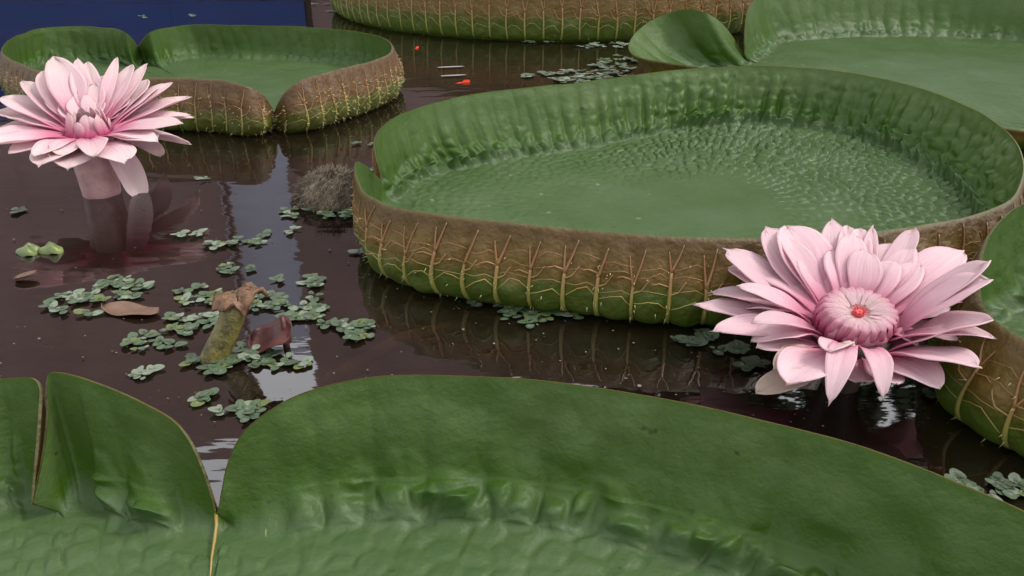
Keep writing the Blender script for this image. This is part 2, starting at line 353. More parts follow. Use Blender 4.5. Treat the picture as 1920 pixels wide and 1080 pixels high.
def tree(x, y, h, cr, label, nleaf, gaps, seed):
    g = np.random.default_rng(seed)
    e = tag(empty('broadleaf_tree', (x, y, .16)), label, 'tree')
    parts = [tube([(x, y, .1), (x+.05, y, 1), (x-.05, y+.05, h*.45), (x, y, h*.8)], [.2, .16, .12, .05], 8)]
    for k in range(7):
        a = g.uniform(0, 6.28); z0 = h*g.uniform(.3, .55)
        parts.append(tube([(x, y, z0), (x+cr*.4*math.cos(a), y+cr*.4*math.sin(a), z0+.8), (x+cr*.8*math.cos(a), y+cr*.8*math.sin(a), z0+1.3)], [.08, .05, .02], 6))
    v, f, _ = joinm(parts); mk('trunk', v, f, M['bark'], e)
    V, Fc = [], []
    cl = [(x+cr*g.uniform(-.75, .75), y+cr*.7*g.uniform(-.75, .75), h*g.uniform(.32, 1.0), cr*g.uniform(.3, .5)) for _ in range(34)]
    for k in range(nleaf):
        q = cl[g.integers(len(cl))]; d = g.normal(size=3); d /= np.linalg.norm(d)
        c = np.array(q[:3])+d*q[3]*g.uniform(.3, 1)**.5*np.array([1, 1, .8])
        if c[2] < .6 or in_gap(c, gaps): continue
        n = g.normal(size=3); n /= np.linalg.norm(n); t = np.cross(n, [0, 0, 1]); t /= np.linalg.norm(t)+1e-9; b = np.cross(n, t); s = g.uniform(.07, .15)
        i = len(V); V += [c-t*s*.5, c-b*s, c+t*s*.5, c+b*s]; Fc.append((i, i+1, i+2, i+3))
    mk('crown', V, Fc, M['foliage'], e, smooth=False)
GAPS = [(1425, 1497, 760, 812), (1652, 1674, 745, 830), (1700, 1758, 772, 850)]  # openings carved in the crowns so the water mirrors spots of bright sky
tree(3.0, 7.6, 8.2, 2.4, 'dark dense tree beyond the pond, mirrored black under the pink flower', 16000, GAPS, 3)
tree(6.8, 7.9, 7.2, 2.6, 'dark broad tree at the corner of the pond', 12000, GAPS, 5)

# ------------------------------------------------------------------ giant lily pads
def catmull(P, n):
    """closed centripetal Catmull-Rom through the rows of P, sampled evenly along the first 3 columns"""
    P = np.asarray(P, float); m = len(P); out = []
    for i in range(m):
        p0, p1, p2, p3 = P[i-1], P[i], P[(i+1) % m], P[(i+2) % m]
        d = lambda a, b: max(np.linalg.norm(a[:3]-b[:3])**.5, 1e-3)
        t0 = 0; t1 = d(p0, p1); t2 = t1+d(p1, p2); t3 = t2+d(p2, p3)
        for t in np.linspace(t1, t2, 40, endpoint=False):
            A1 = (t1-t)/(t1-t0)*p0+(t-t0)/(t1-t0)*p1; A2 = (t2-t)/(t2-t1)*p1+(t-t1)/(t2-t1)*p2; A3 = (t3-t)/(t3-t2)*p2+(t-t2)/(t3-t2)*p3
            B1 = (t2-t)/(t2-t0)*A1+(t-t0)/(t2-t0)*A2; B2 = (t3-t)/(t3-t1)*A2+(t-t1)/(t3-t1)*A3
            out.append((t2-t)/(t2-t1)*B1+(t-t1)/(t2-t1)*B2)
    out = np.array(out); seg = np.linalg.norm(np.roll(out[:, :3], -1, 0)-out[:, :3], axis=1)
    s = np.concatenate([[0], np.cumsum(seg)]); q = np.linspace(0, s[-1], n, endpoint=False)
    ext = np.vstack([out, out[:1]])
    return np.stack([np.interp(q, s, ext[:, k]) for k in range(ext.shape[1])], 1)

def lily_pad(label, ctrl, center, nu, nw, nf, seed, rib_sp=.058, under='under', quilt=.006, qcell=.05, rough_spot=None,
             ribs=True, bulge=.012, base_z=.014, rib_r=.0044, rib_face=-.25, wave=.002, spine_n=500, upper=.75, blister=.003, corr=.0045, corr_n=1.0, soft=.003, foot=.003):
    cen = np.array([center[0], center[1]])
    rows = []
    for c in ctrl:
        if c[0] == 'w': p = np.array(c[1:4], float); lean = c[4]
        else: p = unp(c[0], c[1], c[2]); lean = c[3]
        d = cen-p[:2]; d /= np.linalg.norm(d)
        b = p[:2]+d*lean
        rows.append([*p, *b])
    S = catmull(rows, nu)
    rim, base = S[:, :3].copy(), S[:, 3:5].copy()
    ang = np.unwrap(np.arctan2(base[:, 1]-cen[1], base[:, 0]-cen[0])); rad_ = np.linalg.norm(base-cen, axis=1)
    sg = 1 if ang[-1] > ang[0] else -1; lin = np.linspace(0, 2*np.pi*sg, nu, endpoint=False)
    mono = np.maximum.accumulate(sg*np.concatenate([ang, ang+2*np.pi*sg]))[nu:]*sg-2*np.pi*sg
    mono = .92*mono+.08*(lin+(mono-lin).mean()) if np.abs(mono-ang).max() > 1e-3 else ang
    base = cen+rad_[:, None]*np.stack([np.cos(mono), np.sin(mono)], 1)
    arc = np.concatenate([[0], np.cumsum(np.linalg.norm(np.roll(base, -1, 0)-base, axis=1))]); total = arc[-1]; arc = arc[:-1]
    # small waviness of the rim
    wv = (vnoise(np.stack([arc/.07, arc*0+seed], 1), seed)-.5)*2*wave
    rim[:, 2] = np.maximum(rim[:, 2]+wv*sstep(.05, .12, rim[:, 2]), base_z+.004)
    e = tag(empty('giant_lily_pad', (*cen, 0)), label, 'lily pad', 'giant lily pads on the pond')
    t = np.linspace(0, 1, nw)
    hgt = rim[:, 2]-base_z; lean = rim[:, :2]-base
    outd = base-cen; outd /= np.linalg.norm(outd, axis=1)[:, None]
    def wall_pts(tt):
        B = np.concatenate([base, np.full((nu, 1), base_z)], 1)[None]
        Q = np.concatenate([base+lean*.30+outd*np.minimum(.02, hgt*.2)[:, None], (base_z+hgt*.10)[:, None]], 1)[None]
        T = tt[:, None, None]; Rm = rim[None]
        P = (1-T)**2*B+2*T*(1-T)*Q+T*T*Rm
        bl = bulge*np.sin(np.pi*np.clip(tt, 0, 1)**.8)[:, None]*np.clip(hgt/.12, 0, 1)[None]
        P[:, :, :2] += bl[..., None]*outd[None]
        return P
    Wp = wall_pts(t)
    # floor
    fr = np.linspace(.0, 1, nf)[:-1]**.8
    Fp = np.empty((nf-1, nu, 3)); Fp[:, :, :2] = cen+(base-cen)[None]*fr[:, None, None]; Fp[:, :, 2] = base_z-.004*(1-fr[:, None])
    P = np.concatenate([Fp, Wp], 0)
    nr = P.shape[0]
    # normals of the undisplaced surface, pointing up / inward
    def normals(P):
        du = np.roll(P, -1, 1)-np.roll(P, 1, 1); dv = np.gradient(P, axis=0)
        n = np.cross(du, dv); n /= np.linalg.norm(n, axis=2)[..., None]+1e-12
        return n
    n = normals(P)
    sgn = 1.0 if n[nf//2, :, 2].mean() > 0 else -1.0
    n *= sgn; n[:2] = (0, 0, 1)
    slope = np.abs(np.roll(rim[:, 2], -3)-np.roll(rim[:, 2], 3))/(np.linalg.norm(np.roll(base, -3, 0)-np.roll(base, 3, 0), axis=1)+1e-4)
    calm = 1-sstep(.5, 1.4, slope); kk = max(3, nu//120); calm = np.min([np.roll(calm, d) for d in range(-kk, kk+1)], 0)
    # puckers between the veins
    wallt = np.concatenate([-(1-fr), t])                       # -1 centre .. 0 wall foot .. 1 rim
    vdist = np.concatenate([np.zeros((1, nu)), np.cumsum(np.linalg.norm(np.diff(P, axis=0), axis=2), 0)], 0)
    vw = vdist-vdist[nf-1][None]                               # distance up the wall from its foot
    A = np.broadcast_to(arc[None], (nr, nu))
    ncol = round(total/rib_sp); col = A/total*ncol
    jit = (vnoise(np.stack([col*.9, vw/.05], -1), seed+3)-.5)*.62
    fcol = (col+jit) % 1.0; cid = np.floor(col+jit)
    rowoff = (vnoise(np.stack([cid*3.7, cid*0], -1), seed+9))*.5
    rv = (vw/qcell/1.15+rowoff+.45); frow = rv % 1.0
    pil = (1-np.abs(2*fcol-1)**2.6)
    scal = pil*(frow**.8)*(1-frow**7)*2.0
    w1, w2, wdv, wid = cells(np.stack([A/(rib_sp*.55)+jit*1.2, vw/(qcell*.85)+.5*jit], -1), seed+31, True)
    scale_ = np.clip(sstep(0, .6, w2-w1)*(.55+.8*wdv)*(.2+1.2*wid), 0, 2)
    jc = (vnoise(np.stack([col*1.3, vw/.10], -1), seed+13)-.5)*.5; fc = (col*corr_n+jc) % 1.0
    cidc = np.floor(col*corr_n+jc); cam_ = .45+1.0*vnoise(np.stack([cidc*2.3, cidc*0+.5], -1), seed+17)
    ridge = (1-np.abs(2*fc-1)**1.8)*cam_
    scal = scale_*1.2+.5*ridge
    wamp = sstep(-.02, .03, vw)*(1-sstep(.35, .8, np.broadcast_to(wallt[:, None], (nr, nu))))*np.where(vw > qcell*1.05, upper, 1.0)
    first = np.exp(-((vw-.025)/.03)**2)
    ampn = .25+1.3*vnoise(np.stack([A/.13, vw/.07], -1), seed+5)
    rfl = np.linalg.norm(P[..., :2]-cen, axis=-1); ratio = np.broadcast_to(np.concatenate([fr, t*0+1])[:, None], (nr, nu)); kdiv = np.where(ratio > .62, 1.0, np.where(ratio > .3, .5, .25))
    f1, f2 = cells(np.stack([col*kdiv*1.5+.3*(vnoise(P[..., :2]/.05, seed+2)-.5), rfl/(qcell*.62)], -1), seed)
    frad = np.abs(2*((col*kdiv) % 1)-1); q2 = sstep(0, .42, f2-f1)
    spot = np.zeros((nr, nu))
    if rough_spot is not None:
        for (sx, sy, sr, am) in rough_spot: spot = np.maximum(spot, am*np.exp(-(((P[..., 0]-sx)**2+(P[..., 1]-sy)**2)/sr**2)))
    wl = np.broadcast_to(wallt[:, None], (nr, nu)); nearwall = sstep(-.55, -.08, wl)
    D = quilt*(wamp*scal*ampn*(1+1.1*first)) + quilt*(1-sstep(.0, .10, np.clip(wl, 0, 1)))*q2*(.13*sstep(.25, .5, ratio)+.24*nearwall*ampn+1.2*spot*(.4+ampn*.7)*sstep(.18, .5, ratio))
    D += quilt*spot*1.5*sstep(0, .1, wl)*scal*(1-sstep(.85, 1, wl))
    b1, b2, bdv, bid = cells(np.stack([A/.085, vw/.06], -1), seed+41, True)
    D += blister*(bid > .62)*sstep(.42, .05, b1*1.0)*sstep(.04, .16, wl)*(1-sstep(.45, .75, wl))
    D += .0035*np.clip(hgt/.12, 0, 1)[None]*sstep(.25, .6, wl)*(np.abs(2*((col+.25*jit) % 1)-1)**3*-.7)*(1-sstep(.9, 1, wl)*.6)
    D += corr*ridge*sstep(0, .10, wl)*(1-sstep(.66, .97, wl))*(.35+.65*np.clip(spot*1.3, 0, 1)+.25*ampn)
    D += foot*ridge*np.exp(-((vw-.016)/.020)**2)*sstep(-.012, .006, vw)
    D += .0010*frad**6*np.where(wl < 0, 1, 0)*sstep(.30, .65, ratio)
    D += (vnoise(np.stack([A/.05, vw/.05], -1), seed+19)-.3)*soft*sstep(.05, .2, wl)*(1-sstep(.8, 1, wl))
    D += (vnoise(np.stack([P[..., 0]/.12, P[..., 1]/.12+P[..., 2]/.12], -1), seed+11)-.25)*.006*(1-sstep(.92, 1, wl))
    D *= np.where(wl > -.05, calm[None], 1)
    D *= np.clip(hgt/.06, .15, 1)[None]**np.where(wl > 0, 1, 0)
    D = np.maximum(D, -.0015); D[0] = D[1].mean()
    Pd = P+n*D[..., None]
    Pd[:nf-1, :, 2] = np.maximum(Pd[:nf-1, :, 2], .006)
    vein = np.where(wl > 0, (1-sstep(0, .20, 1-np.abs(2*fc-1)))*.6*(.4+.6*(1-sstep(.3, .7, wl))), np.maximum(.4*sstep(.86, .97, frad)*sstep(.3, .7, ratio), (1-sstep(0, .16, f2-f1))*(.2+.5*np.clip(spot+nearwall*.5, 0, 1))*sstep(.25, .5, ratio)))
    mk('leaf_blade', Pd.reshape(-1, 3), grid_faces(nr, nu, True), M['top'], e,
       attrs={'wall': np.broadcast_to(wallt[:, None], (nr, nu)).reshape(-1), 'vein': vein.reshape(-1)})
    # outer skin
    to = np.linspace(0, 1, 34); Wo = wall_pts(to)
    no = -normals(Wo)*sgn; kk2 = max(2, nu//160)
    no = np.mean([np.roll(no, d, 1) for d in range(-kk2, kk2+1)], 0); no /= np.linalg.norm(no, axis=2)[..., None]+1e-9
    colo = arc/total*ncol; scol = np.abs(2*(colo % 1)-1)                # 1 on a rib, 0 midway
    thick = np.clip(.007*(1-to)+.0055, .0, .02)[:, None]*np.clip(hgt/.08, .25, 1)[None]*(.45+.55*calm)[None]
    ob = calm[None]*(.0115*(1-scol**1.8)[None]*(np.sin(np.pi*np.clip(to*1.05, 0, 1))**.7)[:, None])*np.clip(hgt/.1, 0, 1)[None]
    ob = ob*(.35+1.2*vnoise(np.stack(np.broadcast_arrays(arc[None]/.05, to[:, None]*5), -1), seed+21))
    Wo = Wo+no*(thick+ob)[..., None]
    Wo[-1] = rim+no[-1]*.003; lip = rim.copy(); lip[:, 2] += .0012; 
    low = Wo[0].copy(); low[:, :2] -= outd*.03; low[:, 2] = -.03
    foot = Wo[0].copy(); foot[:, :2] += outd*.004; foot[:, 2] = np.minimum(foot[:, 2], -.004)
    Po = np.concatenate([low[None], foot[None], Wo, lip[None]], 0)
    wo_ = np.concatenate([[0, 0], .2*to+.8*to**2, [1.0]]); wo_[-2:] = 1.0
    Wrel = np.broadcast_to(wo_[:, None], Po.shape[:2])
    mk('outer_wall', Po.reshape(-1, 3), grid_faces(Po.shape[0], nu, True), M[under], e, attrs={'wall': Wrel.reshape(-1)})
    # ribs
    G, Gn = Wo, no
    def samp(a, tt, off):
        u = (a % total)/total*nu; 
        u = np.interp(a % total, np.concatenate([arc, [total]]), np.arange(nu+1)); i = int(u) % nu; f = u-int(u); j = (i+1) % nu
        tt = (-.2+math.sqrt(.04+3.2*max(tt, 0)))/1.6                # height fraction -> surface parameter
        k = min(max(tt*33, 0), 32.999); r = int(k); g = k-r
        p = (G[r, i]*(1-f)+G[r, j]*f)*(1-g)+(G[r+1, i]*(1-f)+G[r+1, j]*f)*g
        q = (Gn[r, i]*(1-f)+Gn[r, j]*f)*(1-g)+(Gn[r+1, i]*(1-f)+Gn[r+1, j]*f)*g
        return p+q*off, q
    g = random.Random(seed); spn = ([], [])
    sp = total/ncol
    def vine(pts, r0, r1, off):
        path = []; tt = []
        for (a, b) in zip(pts[:-1], pts[1:]):
            for s in np.linspace(0, 1, 5)[:-1]: path.append((a[0]+(b[0]-a[0])*s, a[1]+(b[1]-a[1])*s))
        path.append(pts[-1])
        w = [samp(a, t_, off)[0] for a, t_ in path]; v, f = tube(w, np.linspace(r0, r1, len(w)), 5)
        at = np.repeat([p[1] for p in path], 5)
        return v, f, at
    if ribs:
        for k in range(ncol):
            a0 = (k+.0)*sp
            ui = int(np.interp(a0, arc, np.arange(nu)))
            if hgt[ui] < .10: continue
            tocam = -rim[ui, :2]/np.linalg.norm(rim[ui, :2])
            face = float(np.dot(outd[ui], tocam))
            if face < rib_face: continue
            r = rib_r*g.uniform(.8, 1.1); tf = g.uniform(.42, .62); fl, frr = g.uniform(.14, .30)*sp, g.uniform(.10, .28)*sp; jx = g.uniform(-.06, .06)*sp
            ps = [vine([(a0, 0), (a0+jx, .25), (a0, tf)], r*1.25, r*.75, r*.05)]
            te = g.uniform(.82, .95)
            ps.append(vine([(a0, tf-.02), (a0-fl*.6, (tf+te)/2), (a0-fl, te)], r*.72, r*.22, r*.2))
            if g.random() < .8: ps.append(vine([(a0, tf-.02), (a0+frr*.7, (tf+te)/2), (a0+frr, te-.08)], r*.6, r*.2, r*.2))
            t1 = g.uniform(.16, .26); t2 = g.uniform(.12, .24)
            ps.append(vine([(a0, t1), (a0+sp*.28, t1+g.uniform(.06, .12)), (a0+sp*.55, t1+g.uniform(.05, .11)), (a0+sp*.97, t2)], r*.27, r*.22, r*.02))
            t1 = g.uniform(.32, .42); ps.append(vine([(a0, t1), (a0-sp*.25, t1+.05), (a0-sp*.42, t1+.17)], r*.45, r*.18, r*.15))
            for t1 in (g.uniform(.30, .38), g.uniform(.46, .54), g.uniform(.58, .68)):
                ps.append(vine([(a0, t1), (a0+sp*.3, t1+g.uniform(.02, .07)), (a0+sp*.62, t1+g.uniform(.0, .07)), (a0+sp*.98, t1+g.uniform(-.05, .03))], r*.18, r*.14, -r*.02))
            if g.random() < .7:
                t1 = g.uniform(.42, .55); ps.append(vine([(a0, t1), (a0+sp*.3, t1+.04), (a0+sp*.48, t1+.02)], r*.38, r*.15, r*.15))
            v, f, at = joinm(ps)
            mk('rib', v, f, M['rib'], e, attrs={'wall': at})
        SV, SF = spn
        for _ in range(spine_n):
            k = g.randrange(ncol); a0 = k*sp+(g.uniform(-.5, .5)*sp if g.random() < .35 else g.uniform(-.05, .05)*sp)
            ui = int(np.interp(a0 % total, arc, np.arange(nu)))
            if hgt[ui] < .05: continue
            tt = g.random()**1.5*.7; p, q = samp(a0, tt, .001)
            L = g.uniform(.006, .014); d = q+np.array([g.uniform(-.3, .3), g.uniform(-.3, .3), g.uniform(-.5, .2)]); d /= np.linalg.norm(d)
            s1 = np.cross(d, [0, 0, 1.0]); s1 /= np.linalg.norm(s1)+1e-9; s2 = np.cross(d, s1); i = len(SV)
            SV += [p+s1*.0011, p-s1*.0006+s2*.001, p-s1*.0006-s2*.001, p+d*L]; SF += [(i, i+1, i+3), (i+1, i+2, i+3), (i+2, i, i+3)]
        if SV: tag(mk('spines', SV, SF, M['spine'], e), kind='stuff')
    return e

BK = .10
main_ctrl = [(716, 336, .085, .02), (707, 300, .125, .03), (703, 275, .15, .04), (708, 252, .16, .05), (730, 227, .165, .06), (790, 200, .17, .08),
    (850, 185, .172, BK), (930, 172, .172, BK), (1050, 159, .172, BK), (1200, 140, .172, BK), (1320, 128, .172, BK), (1420, 124, .172, BK), (1520, 129, .172, BK),
    (1620, 141, .172, BK), (1720, 164, .17, BK), (1800, 193, .168, BK), (1860, 225, .162, .09), (1900, 262, .156, .08), (1917, 300, .15, .06), (1914, 340, .147, .04),
    (1893, 375, .145, .02), (1860, 392, .145, .0), (1800, 410, .145, -.005), (1700, 428, .145, -.008), (1600, 438, .145, -.008), (1500, 443, .145, -.008), (1400, 446, .145, -.008),
    (1300, 445, .145, -.008), (1200, 440, .145, -.008), (1100, 430, .145, -.008), (1000, 422, .145, -.006), (900, 412, .145, -.004), (800, 400, .143, 0), (740, 388, .14, .005), (706, 376, .137, .015),
    (688, 366, .136, .03), (673, 340, .14, .045), (667, 312, .143, .06), (672, 303, .14, .06), (688, 312, .125, .05), (703, 327, .105, .03)]
lily_pad('largest green tray pad with tan ribbed outer wall behind the open pink flower', main_ctrl, (.40, 1.66), 1300, 56, 110, 11, rib_sp=.054,
         quilt=.0088, qcell=.042, corr=.0125, corr_n=1.15, rough_spot=[(.75, 2.02, .38, 1.0), (.95, 1.68, .24, .9)], spine_n=700)
L = .145
left_ctrl = [(4, 95, L, .04), (12, 82, L, .04), (30, 68, L, .04), (80, 54, L, .05), (150, 50, L, .05), (205, 53, L, .05), (235, 61, L, .05), (250, 74, .11, .04), (258, 86, .07, .02),
    (267, 74, .11, .04), (280, 61, L, .05), (305, 53, L, .05), (360, 47, L, .05), (450, 48, L, .05), (560, 50, L, .05), (640, 56, L, .05), (690, 64, L, .04), (722, 74, L, .03), (734, 87, L, .02),
    (725, 104, .148, .015), (690, 117, .15, .01), (640, 130, .15, .005), (595, 141, .15, 0), (560, 154, .143, 0), (535, 174, .115, 0), (522, 194, .08, .01), (514, 210, .048, .015),
    (505, 196, .075, .01), (492, 178, .11, 0), (470, 165, .135, 0), (440, 156, .148, 0), (400, 150, .15, 0), (340, 147, .15, 0), (280, 147, .15, 0), (180, 145, .15, 0), (90, 136, .15, .01), (40, 120, .15, .02), (14, 107, .148, .03)]
lily_pad('lily pad with two notches in its rim and russet spiny wall, behind pale flower', left_ctrl, (-1.10, 2.83), 1000, 36, 80, 23, rib_sp=.052, under='under_red', quilt=.005, qcell=.05, bulge=.018, spine_n=2200, rib_r=.003)
cc = (.35, 5.42); ctrl = []
for k in range(28):
    a = 2*math.pi*k/28; rr = 1.47*(1+.01*math.sin(3*a+1)); ctrl.append(('w', cc[0]+rr*math.cos(a), cc[1]+rr*math.sin(a), .27+.01*math.sin(2*a), .02))
lily_pad('farthest lily pad showing only a tall olive brown ribbed wall', ctrl, cc, 900, 24, 40, 31, rib_sp=.085, quilt=.006, qcell=.07, rib_r=.005, spine_n=500)
rb_ctrl = [(1320, 128, .10, .16), (1260, 119, .10, .18), (1210, 110, .105, .20), (1187, 101, .115, .22), (1179, 88, .13, .24), (1188, 66, .16, .25), (1213, 44, .19, .25), (1250, 26, .22, .24), (1290, 17, .24, .22),
    (1325, 25, .225, .20), (1355, 45, .175, .16), (1378, 74, .11, .09), (1393, 101, .05, .03), (1396, 70, .12, .06), (1400, 30, .19, .08), (1412, 4, .22, .10), (1440, -20, .24, .12),
    ('w', 1.30, 3.98, .25, .12), ('w', 1.65, 4.12, .25, .14), ('w', 2.05, 4.12, .24, .14), ('w', 2.45, 3.92, .23, .12), ('w', 2.72, 3.55, .2, .1), ('w', 2.80, 3.1, .17, .1), ('w', 2.65, 2.68, .12, .08), ('w', 2.3, 2.36, .08, .06),
    (2080, 258, .06, .05), (1920, 246, .06, .05), (1800, 224, .07, .05), (1650, 188, .08, .06), (1500, 158, .09, .08), (1400, 140, .095, .12)]
lily_pad('lily pad with a rounded lobe split from its rim, tucked behind the large pad', rb_ctrl, (1.75, 3.2), 1000, 40, 90, 41, quilt=.005, qcell=.06, rib_sp=.07, spine_n=300)
fr_ctrl = [(0, 711, .145, .06), (40, 708, .15, .06), (62, 711, .149, .06), (73, 725, .142, .058), (72, 770, .120, .048), (68, 830, .092, .034), (63, 890, .063, .018), (60, 948, .035, .0), (72, 900, .059, .016), (84, 840, .088, .032), (91, 775, .118, .047), (89, 722, .144, .058), (93, 701, .154, .06), (112, 701, .155, .06),
    (150, 711, .155, .06), (210, 733, .150, .06), (265, 758, .142, .055), (325, 793, .126, .05), (355, 830, .11, .04), (378, 880, .083, .03), (395, 930, .053, .015), (405, 962, .033, .0),
    (416, 925, .055, .015), (425, 880, .08, .03), (440, 840, .103, .04), (462, 808, .12, .05), (510, 770, .137, .055), (560, 742, .147, .06), (620, 722, .153, .065), (700, 708, .157, .07), (800, 705, .158, .07), (900, 707, .158, .07),
    (1000, 712, .158, .07), (1100, 724, .158, .07), (1200, 740, .158, .07), (1300, 760, .158, .07), (1400, 782, .158, .07), (1500, 806, .158, .07), (1600, 835, .158, .07), (1700, 870, .158, .07), (1800, 910, .158, .07), (1920, 962, .158, .07),
    (2060, 1035, .157, .07), ('w', .50, .33, .155, .07), ('w', .50, .10, .15, .07), ('w', .38, -.17, .15, .06), ('w', .12, -.38, .15, .06), ('w', -.22, -.46, .15, .06), ('w', -.56, -.36, .15, .06), ('w', -.80, -.10, .15, .06), ('w', -.88, .20, .15, .06), ('w', -.82, .47, .15, .06), (-170, 740, .145, .06), (-70, 720, .145, .06)]
lily_pad('lily pad with a deep V notch and a torn slit in its green rim', fr_ctrl, (-.2, .10), 1500, 72, 90, 57, rib_sp=.056, quilt=.0070, qcell=.05, spine_n=300, rib_face=-1.1, wave=.0012, upper=.5, bulge=.008, blister=.007, corr=.0030, corr_n=1.0, soft=.010, foot=.011)
near_pad = [o for o in C.objects if o.name.startswith('giant_lily_pad') and 'deep V notch' in o.get('label', '')][0]
vp = [unp(405, 962, .030), unp(406, 985, .024), unp(402, 1015, .0215), unp(397, 1045, .0205), unp(394, 1085, .0195)]
v_, f_ = tube(vp, [.0022, .0020, .0017, .0012, .0005], 6); mk('vein', v_, f_, M['rib'], near_pad, attrs={'wall': np.full(len(v_), .34)})
rt_ctrl = [(1960, 372, .178, .06), (1915, 388, .176, .06), (1880, 412, .172, .05), (1855, 446, .164, .04), (1841, 490, .152, .02), (1837, 540, .142, .0), (1850, 582, .14, -.01), (1880, 612, .138, -.015), (1920, 637, .138, -.01),
    (1980, 668, .138, 0), ('w', .78, .68, .138, .02), ('w', .95, .52, .14, .03), ('w', 1.2, .42, .14, .03), ('w', 1.5, .50, .14, .03), ('w', 1.68, .74, .14, .03), ('w', 1.72, 1.0, .14, .03), ('w', 1.58, 1.28, .15, .04), ('w', 1.32, 1.36, .16, .05), ('w', 1.12, 1.30, .17, .05)]
lily_pad('dark shaded lily pad cut off beside the open pink flower', rt_ctrl, (1.2, .94), 800, 40, 70, 67, quilt=.006, qcell=.045, rib_sp=.06, spine_n=300, rib_r=.0034)

# ------------------------------------------------------------------ flowers
def petal_mesh(b0, tip, width, arch, cup, sharp, base_w=.4, droop=0., twist=0., ns=18, nw=11, radial=None, seed=0, flat_tip=False):
    g = random.Random(seed)
    b0 = np.asarray(b0, float); tip = np.asarray(tip, float); dv = tip-b0; Ld = np.linalg.norm(dv)
    rad = np.array([dv[0], dv[1], 0.]) if radial is None else np.asarray(radial, float); rad /= np.linalg.norm(rad)+1e-9
    up = np.array([0, 0, 1.0])
    b1 = b0+dv*.33+up*(arch*Ld); b2 = b0+dv*.70+up*(arch*.9*Ld)+up*droop*Ld
    s = np.linspace(0, 1, ns)[:, None]
    cv = (1-s)**3*b0+3*s*(1-s)**2*b1+3*s*s*(1-s)*b2+s**3*tip
    side = np.cross(up, rad); side = side*math.cos(twist)+up*math.sin(twist)
    T = np.gradient(cv, axis=0); T /= np.linalg.norm(T, axis=1)[:, None]
    nrm = np.cross(T, side); nrm /= np.linalg.norm(nrm, axis=1)[:, None]
    s1 = s[:, 0]
    prof = (base_w+(1-base_w)*sstep(0, .55, s1))
    tp = np.where(s1 > .52, np.clip(1-((s1-.52)/.48)**sharp, 0, 1)**.62, 1.0)
    hw = np.maximum(width*.5*prof*tp, width*.015)
    e = np.linspace(-1, 1, nw)
    V = []; al = []; ac = []
    ph = g.uniform(0, 6.28); am = g.uniform(.04, .11); rip = g.uniform(.04, .13); tipn = g.uniform(-.06, .06); skew = g.uniform(-.10, .10); fold = g.uniform(-.05, .16)
    for i in range(ns):
        for k in range(nw):
            x = e[k]; wob = 1+am*math.sin(5*s1[i]+ph+2.0*x)
            c = cup*hw[i]*(x*x-.35)+rip*hw[i]*math.sin(3.3*x+ph)*s1[i]+.02*width*math.cos(9*x+ph)*(1-s1[i])
            c += -fold*hw[i]*math.exp(-(x*3)**2)*s1[i]+.05*hw[i]*math.sin(11*s1[i]+4*x+ph)*abs(x)
            back = T[i]*Ld*(tipn*math.cos(2.5*x+ph)-.03*math.sin(7*x+ph))*max(0, s1[i]-.75)*2.0
            V.append(cv[i]+side*(x*hw[i]*wob+skew*width*s1[i]**2)+nrm[i]*c+back); al.append(s1[i]); ac.append(x)
    return V, grid_faces(ns, nw, False).tolist(), al, ac
def petal(parent, name, mat, *a, **k):
    V, f, al, ac = petal_mesh(*a, **k)
    o = mk(name, V, f, mat, parent, attrs={'along': al, 'across': ac})
    s = o.modifiers.new('thickness', 'SOLIDIFY'); s.thickness = .0016; s.offset = 0
    return o
def tip_at(px, py, c, Lr, near=False, zmin=.015, dz=0.):
    p = np.array(unp(px, py, c[2]+dz)); r_ = np.linalg.norm(p[:2]-c[:2])
    if r_ <= Lr and not near: return p
    d = ray(px, py); o = np.array([0, 0, H])-c; b = np.dot(o, d); q = np.dot(o, o)-Lr*Lr; disc = b*b-q
    t = -b if disc < 0 else (-b-math.sqrt(disc) if near else -b+math.sqrt(disc))
    p = np.array([0, 0, H])+d*t
    if p[2] < zmin: p = unp(px, py, zmin)
    return p

def flower(label, c, rb, tips, pxm, mat, seed):
    g = random.Random(seed)
    e = tag(empty('water_lily_flower', (c[0], c[1], 0)), label, 'flower', 'pink lily flowers')
    for i, t in enumerate(tips):
        px, py, wd, Lr = t[:4]; o = t[4] if len(t) > 4 else {}
        near = o.get('near', False)
        tip = np.array(unp(px, py, o['z'])) if 'z' in o else tip_at(px, py, c, Lr, near, dz=o.get('dz', 0.))
        d = tip[:2]-c[:2]; phi = math.atan2(d[1], d[0]) if 'phi' not in o else R(o['phi'])
        rad = np.array([math.cos(phi), math.sin(phi), 0]); b = c+rad*o.get('rb', rb)+np.array([0, 0, o.get('bz', 0)])
        petal(e, o.get('name', 'petal'), M[o.get('mat', mat)], b, tip, wd*pxm, o.get('arch', .10), o.get('cup', .22), o.get('sharp', g.uniform(1.5, 2.2)), o.get('bw', .42), o.get('droop', 0.), o.get('tw', g.uniform(-.12, .12)), radial=rad, seed=seed*100+i)
    return e

def lathe(c, prof, n=24, wob=0., seed=0):
    g = random.Random(seed); V = []
    for r_, z_ in prof:
        for k in range(n):
            a = 2*math.pi*k/n; rr = r_*(1+wob*math.sin(7*a+seed)); V.append(np.array([c[0]+rr*math.cos(a), c[1]+rr*math.sin(a), z_]))
    return V, grid_faces(len(prof), n, True).tolist()
